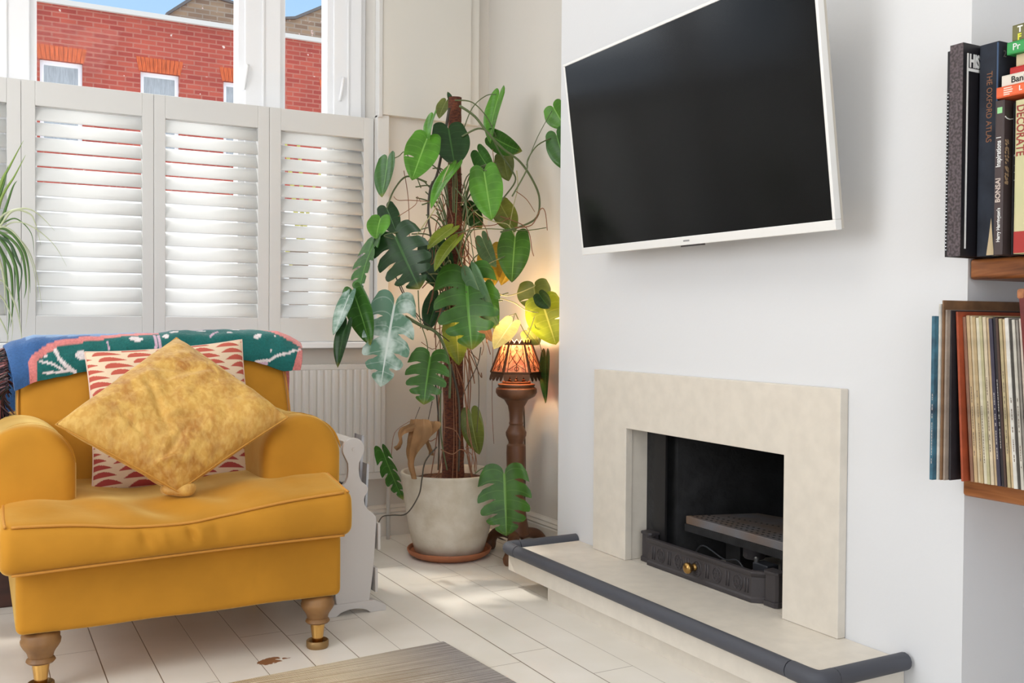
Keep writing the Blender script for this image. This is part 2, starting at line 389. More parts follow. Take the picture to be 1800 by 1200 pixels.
def o2(x, z, y=BY, y0=10.0):  # scale a point measured on the plane y=10 out to the terrace
    k = y/y0; return (x*k, 0.82+(z-0.82)*k)
b = thing('terraced_house', 'long red brick terraced house front with net-curtained windows across the street', 'building', (4, BY, 0))
wins = [(0.533, 0.892), (1.402, 1.757), (2.181, 2.54), (3.20, 3.56), (-0.33, 0.03)]
ztop = o2(0, 3.20)[1]; zbot = ztop-1.5; roof = o2(0, 3.712)[1]
WXY = sorted([(o2(a, 0)[0], o2(c_, 0)[0]) for a, c_ in wins])
m = MB(); xs = -4.0
for a, c_ in WXY:
    m.box(xs, a, BY, BY+0.4, -3, roof); m.box(a, c_, BY, BY+0.4, ztop, roof); m.box(a, c_, BY, BY+0.4, -3, zbot); xs = c_
m.box(xs, 14, BY, BY+0.4, -3, roof); m.obj('brick_wall', M_red, b)
MB().box(-4, 14, BY-0.03, BY-0.002, -3, 3.25).obj('rendered_ground_floor', mat('white_render', (244, 243, 240), 0.8), b)
M_net = mat('net_curtain', (164, 170, 174), 0.9, noise_amt=0.12, nscale=14, stretch=(4, 1, 0.5))
for a, c_ in WXY:
    f = MB().box(a, a+0.07, BY+0.08, BY+0.14, zbot+0.08, ztop-0.08).box(c_-0.07, c_, BY+0.08, BY+0.14, zbot+0.08, ztop-0.08).box(a, c_, BY+0.08, BY+0.14, ztop-0.08, ztop).box(a, c_, BY+0.08, BY+0.14, zbot, zbot+0.08).obj('window', M_sash, b)
    MB().box(a+0.07, c_-0.07, BY+0.11, BY+0.13, zbot+0.08, ztop-0.08).obj('net_curtain', M_net, b)
    ar = MB(); n = 11
    for k in range(n):
        t0 = k/n; t1 = (k+0.88)/n; fl = 0.05
        ax = a-0.03+(c_-a+0.06)*t0; bx_ = a-0.03+(c_-a+0.06)*t1; tx = a-0.03-fl+(c_-a+0.06+2*fl)*t0; ux = a-0.03-fl+(c_-a+0.06+2*fl)*t1
        ar.prism([(ax, ztop), (bx_, ztop), (ux, ztop+0.27), (tx, ztop+0.27)], 'y', BY-0.012, BY+0.02)
    ar.obj('brick_arch', M_arch, b)
MB().box(-4, 14, BY-0.08, BY+0.5, roof, roof+0.09).obj('coping', M_cop, b)
g = thing('brick_gable', 'brown stock brick chimney gable rising behind the red terrace roofline', 'building', (4.6, 21.5, 5))
def G(x, z): return o2(x, z, 21.5)
MB().prism([G(1.641, 3.3), G(1.641, 3.759), G(1.90, 3.965), G(1.99, 4.0), G(2.08, 3.995), G(2.62, 3.93), G(2.62, 3.3)], 'y', 21.5, 23).obj('brick_wall', M_brown, g)
MB().prism([G(1.641, 3.759), G(1.90, 3.965), G(1.99, 4.0), G(2.08, 3.995), G(2.62, 3.93), G(2.62, 3.945), G(2.08, 4.02), G(1.98, 4.025), G(1.88, 3.985), G(1.63, 3.78)], 'y', 21.42, 23.05).obj('coping', mat('lead_grey', (104, 102, 100), 0.8), g)
g = thing('brick_gable', 'brown stock brick gable seen through the narrow right-hand window pane', 'building', (6.3, 21.5, 5))
MB().prism([G(2.80, 3.3), G(2.80, 3.90), G(2.90, 3.915), G(3.272, 4.12), G(3.9, 4.45), G(3.9, 3.3)], 'y', 21.5, 23).obj('brick_wall', M_brown, g)
MB().prism([G(2.80, 3.90), G(2.90, 3.915), G(3.272, 4.12), G(3.9, 4.45), G(3.9, 4.48), G(3.26, 4.145), G(2.89, 3.94), G(2.79, 3.92)], 'y', 21.42, 23.05).obj('coping', MATS['lead_grey'], g)
tag(MB().box(-20, 30, 4.2, 60, -3.1, -3.0).obj('street', mat('pale_paving', (225, 222, 216), 0.9)), kind='structure')
# garden bush tip outside the right pane
pl = thing('garden_palm', 'narrow yellow-green palm blade tips outside the right window pane', 'plant', (1.42, 4.9, 0))
pm = MB()
for (a, b_, c_) in (((1.45, 4.9, 1.2), (1.35, 4.85, 1.75), (1.20, 4.8, 2.02)), ((1.48, 4.95, 1.2), (1.44, 4.9, 1.72), (1.32, 4.85, 1.92)), ((1.43, 4.9, 1.0), (1.52, 4.9, 1.5), (1.66, 4.9, 1.70)), ((1.44, 4.9, 1.0), (1.3, 4.9, 1.4), (1.1, 4.8, 1.55))):
    pm.tube([a, b_, c_], lambda t: 0.012*(1-t)+0.002, 6, smooth=5)
pm.obj('frond', mat('palm_leaf', (176, 170, 84), 0.6), pl, smooth=True)
MB().tube([(1.45, 4.92, -3.0), (1.45, 4.92, 1.2)], 0.05, 8).obj('trunk', mat('bark', (110, 90, 70), 0.9), pl)
# ================================================================== FIREPLACE
M_stone = mat('limestone', (224, 216, 203), 0.42, noise_amt=0.035, nscale=25, bump=0.02, bscale=200)
M_blackm = mat('black_cast_iron', (70, 66, 68), 0.5, metal=0.3, bump=0.08, bscale=150)
M_soot = mat('sooty_steel', (26, 26, 27), 0.55, rgb2=(40, 40, 42), nscale=18, detail=8, bump=0.2, bscale=60)
fs = thing('fireplace_surround', 'plain pale limestone fireplace surround with a square opening on the white chimney breast', 'fireplace', (1.71, 2.05, 0.12))
SX = 1.699-0.014
MB().prism([(1.561, 0.1205), (1.733, 0.1205), (1.733, 0.511), (2.377, 0.511), (2.377, 0.1205), (2.549, 0.1205), (2.549, 0.678), (1.561, 0.678)], 'x', SX, 1.709).obj('facing', M_stone, fs, bevel=0.0015)
# stone reveals lining the opening
MB().box(1.7095, 1.765, 2.380, 2.3985, 0.1205, 0.511).obj('reveal', M_stone, fs)
MB().box(1.7095, 1.765, 1.7015, 1.729, 0.1205, 0.511).obj('reveal', M_stone, fs)
hs = thing('hearth', 'raised limestone hearth slab on a recessed plinth', 'hearth', (1.6, 2.04, 0))
MB().box(1.46, 1.7085, 1.40, 2.684, 0.05, 0.12).obj('slab', M_stone, hs, bevel=0.002)
MB().box(1.486, 1.7085, 1.43, 2.486, 0.0, 0.05).obj('plinth', M_stone, hs)
MB().box(1.7105, 2.2, 1.7015, 2.3985, 0.0, 0.1195).obj('base_slab', M_stone, hs)
# foam safety bumper along the hearth edge
M_foam = mat('grey_foam', (74, 76, 84), 0.6)
rb = thing('hearth_bumper', 'dark grey foam safety bumper around the hearth edge', 'edge guard', (1.45, 2.04, 0.12))
R_ = 0.0185
def rail(p, q, name='foam_strip'):
    MB().tube([p, tuple(Vector(p).lerp(Vector(q), 0.5)), q], R_, 14).obj(name, M_foam, rb, smooth=True, auto=60)
ZR = 0.121; XF = 1.452; YL = 2.683; YR = 1.393
rail((XF, YL-0.075, ZR), (XF, YR+0.075, ZR))
rail((XF+0.045, YL, ZR), (1.708, YL, ZR)); rail((XF+0.045, YR, ZR), (1.700, YR, ZR))
for yc, s in ((YL, -1), (YR, 1)):
    MB().tube([(XF, yc+s*0.072, ZR), (XF, yc+s*0.03, ZR), (XF+0.004, yc+s*0.008, ZR), (XF+0.016, yc, ZR), (XF+0.043, yc, ZR)], R_*1.03, 14, smooth=3).obj('foam_corner', M_foam, rb, smooth=True, auto=60)
# firebox
fb = thing('firebox', 'black steel firebox set inside the fireplace opening', 'firebox', (1.9, 2.05, 0.12))
f = MB()
f.box(2.14, 2.15, 1.704, 2.396, 0.121, 0.545)                    # back
f.prism([(1.766, 2.3965), (1.766, 2.340), (1.775, 2.330), (1.80, 2.330), (1.81, 2.29), (2.14, 2.20), (2.14, 2.3965)], 'z', 0.121, 0.545)
f.prism([(1.766, 1.7035), (2.14, 1.7035), (2.14, 1.90), (1.81, 1.81), (1.80, 1.772), (1.775, 1.772), (1.766, 1.762)], 'z', 0.121, 0.545)
f.box(1.766, 2.14, 1.76, 2.34, 0.512, 0.545)
f.obj('liner', M_soot, fb)
MB().box(1.7655, 1.7725, 2.292, 2.345, 0.121, 0.512).obj('frame', mat('satin_black_steel', (48, 47, 48), 0.4, metal=0.4), fb)
MB().box(1.7655, 1.7725, 1.758, 1.80, 0.121, 0.512).obj('frame', MATS['satin_black_steel'], fb)
# burner tray
bt = thing('burner_tray', 'sooty perforated burner tray inside the firebox', 'burner', (1.92, 2.05, 0.121))
M_tray = mat('rusty_tray', (118, 118, 122), 0.6, metal=0.2, rgb2=(120, 98, 80), nscale=7, detail=6, bump=0.1)
MB().prism([(1.805, 2.245), (1.805, 1.83), (2.02, 1.89), (2.06, 2.02), (2.02, 2.18)], 'z', 0.243, 0.266).obj('plate', M_tray, bt, bevel=0.002)
MB().prism([(1.803, 2.248), (1.803, 1.826), (2.02, 1.886), (2.065, 2.02), (2.02, 2.185)], 'z', 0.222, 0.243).obj('housing', M_soot, bt)
hl = MB()
for r in range(3):
    for k in range(20):
        x = 1.822+r*0.022; y = 2.235-k*0.0205
        hl.lathe([(0.004, 0.2662), (0.004, 0.2668)], 8, (x, y, 0))
for k in range(14):
    hl.lathe([(0.0035, 0.2662), (0.0035, 0.2668)], 8, (1.9+0.004*k, 2.17-k*0.018, 0))
hl.obj('perforation', mat('hole_black', (8, 8, 8), 0.9), bt)
MB().lathe([(0.026, 0.185), (0.03, 0.19), (0.03, 0.223)], 20, (1.86, 2.02, 0)).obj('burner_cup', M_blackm, bt, smooth=True, auto=40)
MB().box(1.90, 1.97, 1.90, 1.96, 0.121, 0.223).obj('foot', M_soot, bt)
MB().box(1.90, 1.97, 2.12, 2.18, 0.121, 0.223).obj('foot', M_soot, bt)
vb = thing('gas_valve', 'small dark gas valve block below the burner tray', 'valve', (1.8, 1.93, 0.121))
MB().box(1.79, 1.83, 1.895, 1.95, 0.121, 0.198).obj('body', mat('valve_grey', (62, 64, 70), 0.4, metal=0.5), vb, bevel=0.003)
MB().lathe([(0.007, 0.198), (0.007, 0.208), (0.004, 0.211)], 12, (1.80, 1.945, 0)).obj('nut', mat('bright_steel', (150, 150, 150), 0.3, metal=0.9), vb, smooth=True, auto=40)
MB().tube([(1.79, 1.96, 0.15), (1.785, 2.0, 0.19), (1.79, 2.06, 0.18), (1.79, 2.15, 0.2), (1.80, 2.2, 0.16)], 0.0022, 8, smooth=5).obj('pipe', MATS['valve_grey'], vb, smooth=True)
# fret (ash cover)
fr_ = thing('fire_fret', 'black cast iron fret with embossed roundels and brass knob below the fire', 'fire fret', (1.72, 2.05, 0.12))
def ribbon(path, z0, z1, x_t=0.006, prof=None):
    pass
yA, yB = 2.262, 1.835; XF2 = 1.690
body = MB()
prof = [(0.008, 0.1205), (-0.004, 0.1205), (-0.004, 0.130), (0.0, 0.134), (0.0, 0.184), (-0.003, 0.188), (-0.006, 0.194), (-0.006, 0.200), (0.008, 0.200)]
path = [(1.742, 2.318), (1.716, 2.304), (1.716, 1.872), (1.744, 1.845)]
vs = []
for i, (px_, py_) in enumerate(path):
    if i == 0: t = Vector((path[1][0]-px_, path[1][1]-py_))
    elif i == len(path)-1: t = Vector((px_-path[-2][0], py_-path[-2][1]))
    else:
        t1 = Vector((px_-path[i-1][0], py_-path[i-1][1])).normalized(); t2 = Vector((path[i+1][0]-px_, path[i+1][1]-py_)).normalized(); t = t1+t2
    t.normalize(); nrm = Vector((-t.y, t.x))
    if nrm.x < 0: nrm = -nrm
    vs += [(px_+nrm.x*d, py_+nrm.y*d, z) for d, z in prof]
k = len(prof)
body.add(vs, [tuple(range(k)), tuple(range(len(vs)-1, len(vs)-k-1, -1))]+[(s*k+i, (s+1)*k+i, (s+1)*k+(i+1) % k, s*k+(i+1) % k) for s in range(3) for i in range(k)])
body.obj('front_panel', M_blackm, fr_)
for yc in (2.338, 1.822):
    MB().prism([(1.739, yc+0.022), (1.731, yc+0.016), (1.731, yc-0.016), (1.739, yc-0.022), (1.762, yc-0.022), (1.762, yc+0.022)], 'z', 0.132, 0.202).prism([(1.735, yc+0.025), (1.727, yc+0.018), (1.727, yc-0.018), (1.735, yc-0.025), (1.764, yc-0.025), (1.764, yc+0.025)], 'z', 0.1205, 0.133).prism([(1.735, yc+0.025), (1.727, yc+0.018), (1.727, yc-0.018), (1.735, yc-0.025), (1.764, yc-0.025), (1.764, yc+0.025)], 'z', 0.201, 0.208).obj('corner_block', M_blackm, fr_, bevel=0.001)
em = MB()
def flat_ring(cy, cz, ry, rz, r=0.0016):
    em.tube([(1.7155, cy+ry*cos(a), cz+rz*sin(a)) for a in [2*pi*i/24 for i in range(25)]], r, 6, cap=False)
for k_ in range(5):
    cy = 2.245-k_*0.0805
    if k_ in (0, 1, 3, 4) or True:
        flat_ring(cy, 0.159, 0.017, 0.020); flat_ring(cy, 0.159, 0.006, 0.007, 0.0012)
        for q in range(6):
            a = q*pi/3; flat_ring(cy+0.0105*cos(a), 0.159+0.0125*sin(a), 0.0038, 0.0045, 0.0009)
for yy in (2.262, 2.252, 2.184+0.005, 2.184-0.005, 2.103+0.005, 2.103-0.005, 2.0215+0.005, 2.0215-0.005, 1.94+0.005, 1.94-0.005, 1.873, 1.863):
    em.tube([(1.7155, yy+0.022, 0.141), (1.7155, yy+0.022, 0.178)], 0.0022, 6)
em.obj('embossing', M_blackm, fr_, smooth=True)
M_brass = mat('aged_brass', (176, 140, 84), 0.28, metal=1.0)
kb = MB(); pr = [(0.010, 0.0), (0.011, 0.003), (0.006, 0.006), (0.006, 0.012), (0.012, 0.016), (0.0155, 0.023), (0.0145, 0.030), (0.009, 0.034), (0.003, 0.035)]
vs = []; n = 20
for r, d in pr: vs += [(1.716-d, 2.094+r*cos(2*pi*q/n), 0.160+r*sin(2*pi*q/n)) for q in range(n)]
kb.add(vs, [(i*n+q, i*n+(q+1) % n, (i+1)*n+(q+1) % n, (i+1)*n+q) for i in range(len(pr)-1) for q in range(n)]+[tuple(range(n)), tuple(range(len(vs)-n, len(vs)))])
kb.obj('knob', M_brass, fr_, smooth=True)['label'] = 'round brass knob'

# ================================================================== TELEVISION
tv = bpy.data.objects.new('television', None); COL.objects.link(tv)
tag(tv, 'large flat television in a slim white frame tilted down from the chimney breast', 'television')
cU = Vector((-0.01165, -0.99992, -0.00416)).normalized(); cV = Vector((-0.13214, -0.00259, 0.99123)).normalized(); cN = cU.cross(cV).normalized()
# cN points into the room (-x)
if cN.x > 0: cN = -cN
TL_ = Vector((1.59, 2.475, 1.022)); Wt, Ht = 0.994, 0.560
ctr = TL_+cU*Wt/2+cV*Ht/2
Rm = Matrix((cU, cV, cU.cross(cV))).transposed().to_4x4()
tv.matrix_world = Matrix.Translation(ctr) @ Rm
S = 1 if cU.cross(cV).x < 0 else -1     # +z local towards the room when S=1
M_tvw = mat('tv_white_plastic', (236, 235, 232), 0.35)
M_tvs = mat('tv_side', (196, 190, 178), 0.4)
M_scr = mat('tv_screen', (3, 3, 3), 0.16, spec=0.2)
def tvp(mb, name, m, **k):
    o = mb.obj(name, m, None, **k); o.parent = tv; return o
hw, hh = Wt/2, Ht/2
fz = 0.0
bz = MB().box(-hw, hw, hh-0.008, hh, -0.018*S, 0).box(-hw, hw, -hh, -hh+0.022, -0.018*S, 0).box(-hw, -hw+0.008, -hh+0.022, hh-0.008, -0.018*S, 0).box(hw-0.008, hw, -hh+0.022, hh-0.008, -0.018*S, 0)
tvp(bz, 'frame', M_tvw, bevel=0.0015)
tvp(MB().box(-hw+0.008, hw-0.008, -hh+0.022, hh-0.008, -0.012*S, -0.0015*S), 'screen', M_scr)
tvp(MB().box(-hw+0.002, hw-0.002, -hh+0.002, hh-0.002, -0.026*S, -0.0185*S), 'rear_edge', M_tvs)
tvp(MB().box(-hw*0.75, hw*0.75, -hh*0.85, hh*0.4, -0.055*S, -0.0265*S), 'rear_housing', M_tvw, bevel=0.01)
tvp(MB().box(-0.03, 0.055, -hh-0.004, -hh-0.0002, -0.014*S, -0.004*S), 'receiver', M_blackm)
tvp(MB().box(-0.012, 0.012, -hh+0.009, -hh+0.013, 0.0003*S, 0.0006*S), 'badge', mat('badge_grey', (170, 170, 172), 0.4, metal=0.5))
wbk = thing('wall_bracket', 'dark steel bracket holding the television off the chimney breast', 'bracket', (1.70, 2.0, 1.25))
MB().box(1.70, 1.709, 1.88, 2.08, 1.15, 1.35).obj('wall_plate', M_blackm, wbk)
MB().box(1.615, 1.70, 1.93, 2.03, 1.21, 1.26).obj('arm', M_blackm, wbk)
# ================================================================== ARMCHAIR
def velvet(name, rgb, hi, streak=3.0):
    return mat(name, rgb, 0.75, spec=0.15, sheen=1.0, sheen_rgb=hi, noise_amt=0.10, nscale=5, detail=4, bump=0.12, bscale=14)
M_vel = velvet('mustard_velvet', (191, 133, 42), (255, 230, 150))
M_pip = mat('velvet_piping', (200, 138, 52), 0.7, sheen=0.4, sheen_rgb=(255, 214, 140))
M_oak = mat('turned_oak', (158, 116, 68), 0.5, rgb2=(120, 84, 48), nscale=14, stretch=(1, 1, 0.15), detail=5, bump=0.05)
M_cup = mat('polished_brass', (214, 170, 100), 0.18, metal=1.0)
ch = thing('armchair', 'mustard yellow velvet armchair with turned oak legs in front of the window', 'armchair', (0.44, 2.7, 0))
def N3(p, s, k=0): return noise.noise(Vector((p[0]*s+k, p[1]*s+k*1.7, p[2]*s-k)))
# base frame
def f_base(p):
    if p.z < 0.16: p.z += 0.001*sin(p.x*22)
    return p+Vector((0, 0.004*N3(p, 9), 0))
MB().rbox(0.076, 0.806, 2.352, 3.05, 0.135, 0.290, 0.016, n=16, k=4, fn=f_base).obj('base', M_vel, ch, smooth=True)
# arms: rounded top profile lofted to a softly rounded front
def arm(x0, x1, ztop, yf, yb):
    R = (x1-x0)/2; cx = (x0+x1)/2; zc = ztop-R; m = MB(); secs = []
    n = 28
    def prof(ins, drop=0):
        P = []
        z0 = 0.270
        w = R-ins
        P.append((cx-w*0.97, z0)); P.append((cx-w, z0+0.06))
        for k in range(n+1):
            a = pi-pi*k/n; P.append((cx+w*cos(a), zc-drop+(w)*sin(a)*1.0))
        P.append((cx+w, z0+0.06)); P.append((cx+w*0.97, z0))
        return P
    sec = [(yf, 0.034), (yf+0.002, 0.022), (yf+0.007, 0.012), (yf+0.016, 0.004), (yf+0.03, 0.0)]
    q = 14
    sec += [(yf+0.03+(yb-yf-0.03)*(i+1)/q, 0.0) for i in range(q)]
    vs = []; L = len(prof(0))
    for j, (y, ins) in enumerate(sec):
        t = (y-yf)/(yb-yf)
        for (x, z) in prof(ins):
            z2 = z-0.012*t*(z > 0.4); p = (x, y, z2); d = N3(p, 8, 3)*0.004
            crease = 0
            vs.append((x+d, y+d*0.5, z2+d))
    fs = [(j*L+i, j*L+(i+1) % L, (j+1)*L+(i+1) % L, (j+1)*L+i) for j in range(len(sec)-1) for i in range(L)]
    fs += [tuple(range(L-1, -1, -1)), tuple(range((len(sec)-1)*L, len(sec)*L))]
    m.add(vs, fs); o = m.obj('arm', M_vel, ch, smooth=True)
    # gathered creases pressed around the top of the roll
    for (yy, a0, a1, rr) in ((yf+0.04, 0.45, 1.9, 0.0042), (yf+0.012, 0.15, 1.1, 0.0038), (yf+0.09, 0.6, 2.2, 0.0035)):
        pts = [(cx+(R+0.0003)*cos(a), yy+0.018*sin(a*2), zc-0.004+(R+0.0003)*sin(a)) for a in [a0+(a1-a0)*i/10 for i in range(11)]]
        MB().tube(pts, lambda t, rr=rr: 0.0006+rr*sin(pi*t), 6, smooth=2).obj('crease', M_vel, ch, smooth=True)
arm(0.644, 0.850, 0.578, 2.478, 3.04)
arm(0.002, 0.208, 0.578, 2.478, 3.04)
# seat cushion with soft T-shaped front
def seat_top(x):
    t = (x-0.045)/(0.83-0.045)
    return 0.388-0.026*exp(-((t-0.42)/0.22)**2)+0.020*max(0, t-0.62)/0.38
def seat_bot(x):
    t = (x-0.045)/(0.83-0.045)
    return 0.276+0.016*sin(min(1, t*1.1)*pi/2)
def f_seat(p):
    x, y, z = p; s = (z-0.28)/(0.39-0.28)
    zt, zb = seat_top(x), seat_bot(x); crown = 0.030*max(0, min(1, (y-2.32)/0.16))*(1-0.3*((x-0.43)/0.4)**2)
    z2 = zb+(zt-zb)*s+crown*max(0, s)
    front = max(0, 1-(y-2.30)/0.05)
    y2 = y-0.012*front*sin(pi*min(max(s, 0), 1))
    # vertical puckers on the front face
    pk = 0.0
    for xc, wd, am in ((0.335, 0.011, 0.009), (0.435, 0.009, 0.010), (0.49, 0.012, 0.006), (0.27, 0.02, 0.004), (0.375, 0.010, -0.004), (0.455, 0.010, -0.005)):
        pk += am*exp(-((x-xc-0.03*(0.5-s))/wd)**2)*exp(-((s-0.62)/0.25)**2)
    y2 += pk*front
    z2 += 0.006*N3((x, y, 0), 10, 2)*max(0, s)*min(1, max(0, (y-2.33)/0.05))+0.007*sin(x*38+y*22)*exp(-((x-0.36)/0.2)**2)*exp(-((y-2.42)/0.08)**2)*(s > 0.5)
    return (x+0.004*N3((x, y, z), 7, 5), y2, z2)
MB().rbox(0.045, 0.818, 2.302, 2.86, 0.28, 0.39, 0.024, n=(150, 24, 14), k=5, fn=f_seat).obj('seat_cushion', M_vel, ch, smooth=True)
def seatpipe(s, y=2.300):
    pts = []
    for i in range(61):
        x = 0.068+0.727*i/60; z = f_seat(Vector((x, y+0.008, 0.28+0.11*s))); pts.append((z[0], z[1]-0.006+0.004, z[2]))
    return pts
MB().tube(seatpipe(0.965), 0.0030, 8).tube(seatpipe(0.03), 0.0028, 8).obj('piping', M_pip, ch, smooth=True)
for xx in (0.056, 0.807):
    P = [f_seat(Vector((xx, 2.308+0.5*i/20, 0.386))) for i in range(9)]
    MB().tube(P, 0.003, 8).obj('piping', M_pip, ch, smooth=True)
# back
def f_back(p):
    x, y, z = p; t = (z-0.36)/0.40
    y2 = y+0.36*(z-0.36)
    bulge = 0.022*(1-((x-0.46)/0.37)**2)*sin(pi*min(max(t, 0), 1)) if y < 2.86 else 0
    w = 1-0.030*max(0, t-0.6)+0.012*sin(pi*t)
    x2 = 0.46+(x-0.46)*w
    return (x2, y2-bulge+0.003*N3(p, 9, 1), z+0.004*N3(p, 6, 4)*(t > .8))
MB().rbox(0.101, 0.818, 2.80, 2.92, 0.36, 0.755, 0.028, n=24, k=4, fn=f_back).obj('backrest', M_vel, ch, smooth=True)
def f_back2(p):
    x, y, z = p; return (x, y+0.28*(z-0.36), z)
MB().rbox(0.125, 0.795, 2.915, 2.985, 0.28, 0.742, 0.03, n=6, k=4, fn=f_back2).obj('back_frame', M_vel, ch, smooth=True)
pp = [f_back(Vector((x, 2.806, z))) for x, z in [(0.104, 0.37+0.35*i/14) for i in range(15)]]
MB().tube([(a-0.001, b_-0.002, c_) for a, b_, c_ in pp], 0.0028, 8).obj('piping', M_pip, ch, smooth=True)
pp = [f_back(Vector((0.815, 2.806, 0.37+0.35*i/14))) for i in range(15)]
MB().tube([(a+0.001, b_-0.002, c_) for a, b_, c_ in pp], 0.0028, 8).obj('piping', M_pip, ch, smooth=True)
# legs
legp = [(0.028, 0.135), (0.036, 0.128), (0.040, 0.122), (0.0395, 0.114), (0.042, 0.108), (0.041, 0.099), (0.037, 0.090), (0.031, 0.080), (0.0275, 0.072), (0.0265, 0.066), (0.025, 0.062), (0.029, 0.057), (0.0305, 0.052), (0.027, 0.047), (0.020, 0.045)]
cupp = [(0.0175, 0.0465), (0.0175, 0.044), (0.0155, 0.034), (0.0125, 0.018), (0.012, 0.010)]
ring = [(0.004, 0.0), (0.026, 0.0), (0.028, 0.004), (0.028, 0.017), (0.026, 0.019), (0.0235, 0.017), (0.022, 0.008), (0.004, 0.007)]
legp = [(r, 0.135-(0.135-z)*0.82) for r, z in legp]; cupp = [(0.0185, 0.063), (0.0185, 0.060), (0.0165, 0.045), (0.0135, 0.020), (0.013, 0.008)]
for x, y in ((0.127, 2.395), (0.757, 2.395), (0.14, 2.98), (0.745, 2.98)):
    l = MB().lathe(list(reversed(legp)), 28, (x, y, 0)).obj('leg', M_oak, ch, smooth=True, auto=50)
    MB().lathe(list(reversed(cupp)), 20, (x, y, 0)).obj('brass_cup', M_cup, l, smooth=True, auto=50)
    MB().lathe(ring, 28, (x, y, 0), cap=False).obj('floor_cup', mat('cup_ring', (150, 118, 74), 0.45, metal=0.5), l, smooth=True, auto=50)

# ================================================================== CUSHIONS
def grid_cushion(name, c4, thick, n, colf, m, label, mat_pip, bulge_back=True, wr=0.004, edge_in=0.05, fold=None, front_shift=0.0):
    A, B, C_, D = [Vector(c) for c in c4]     # top-left, top-right, bottom-right, bottom-left
    nrm = (B-A).cross(D-A).normalized()
    if nrm.y > 0: nrm = -nrm                  # towards the camera side
    vs = []; cols = []; idx = {}
    def base(u, v):
        # edges curve inwards between the corners
        eu = edge_in*(1-abs(2*u-1)**2.5); ev = edge_in*(1-abs(2*v-1)**2.5)
        u2 = u+(0.5-u)*ev*1.0 if True else u
        v2 = v+(0.5-v)*eu
        return (A.lerp(B, u2)).lerp(D.lerp(C_, u2), v2)
    for side in (1, -1):
        for j in range(n+1):
            for i in range(n+1):
                u, v = i/n, j/n; edge = i in (0, n) or j in (0, n)
                if side == -1 and edge: idx[(side, i, j)] = idx[(1, i, j)]; continue
                h = ((1-(2*u-1)**4)*(1-(2*v-1)**4))**0.55
                p = base(u, v)
                w = wr*noise.noise(Vector((u*5, v*5, side*3.1)))+wr*0.6*noise.noise(Vector((u*11+v*3, v*9, 7)))
                if fold: w += fold(u, v)
                p = p+nrm*side*(thick/2*h)+nrm*side*w*h
                idx[(side, i, j)] = len(vs); vs.append(p); cols.append(tuple(colf(u, v))+(1,) if colf else (1, 1, 1, 1))
    fs = []
    for side in (1, -1):
        for j in range(n):
            for i in range(n):
                q = [idx[(side, i, j)], idx[(side, i+1, j)], idx[(side, i+1, j+1)], idx[(side, i, j+1)]]
                fs.append(tuple(q if side == 1 else q[::-1]))
    root = thing(name, label, 'cushion', tuple((A+B+C_+D)/4))
    mb = MB(); mb.add(vs, fs); mb.obj('cover', m, root, smooth=True, colors=cols if colf else None)
    per = [base(i/40, 0) for i in range(41)]+[base(1, i/40) for i in range(1, 41)]+[base(1-i/40, 1) for i in range(1, 41)]+[base(0, 1-i/40) for i in range(1, 41)]
    MB().tube(per, 0.0024, 8, cap=False).obj('piping', mat_pip, root, smooth=True)
    return root
RUGFIX = 0
CREAM = lin((232, 208, 178))[:3]; RED = lin((196, 92, 74))[:3]; RED2 = lin((170, 66, 62))[:3]
def leafpat(u, v):
    # slanting columns of stacked half-leaves, every other column upside down
    band = u*5.2-v*3.0+10; ib = math.floor(band); a = (band-ib-0.05)/0.90
    if a <= 0 or a >= 1: return CREAM
    vv = v*19.0+(0.5 if ib % 2 else 0); fv = vv-math.floor(vv)
    h = 0.66*max(0.0, sin(pi*a**(1.3 if v > 0.4 or u > 0.5 else 0.8)))**0.8
    if 0.90-1.1*h < fv < 0.90:
        return tuple(RED[k]*(1-v)+RED2[k]*v for k in range(3))
    return CREAM
PIL1 = [(0.257, 2.832, 0.734), (0.672, 2.842, 0.766), (0.686, 2.675, 0.378), (0.259, 2.675, 0.382)]
grid_cushion('patterned_cushion', PIL1, 0.085, 250, leafpat, mat('printed_cotton', (240, 220, 200), 0.85, vcol=True, bump=0.05, bscale=200), 'square cream cushion with rows of red leaf shapes, behind the gold velvet one', mat('pale_piping', (226, 196, 178), 0.8), edge_in=0.045)
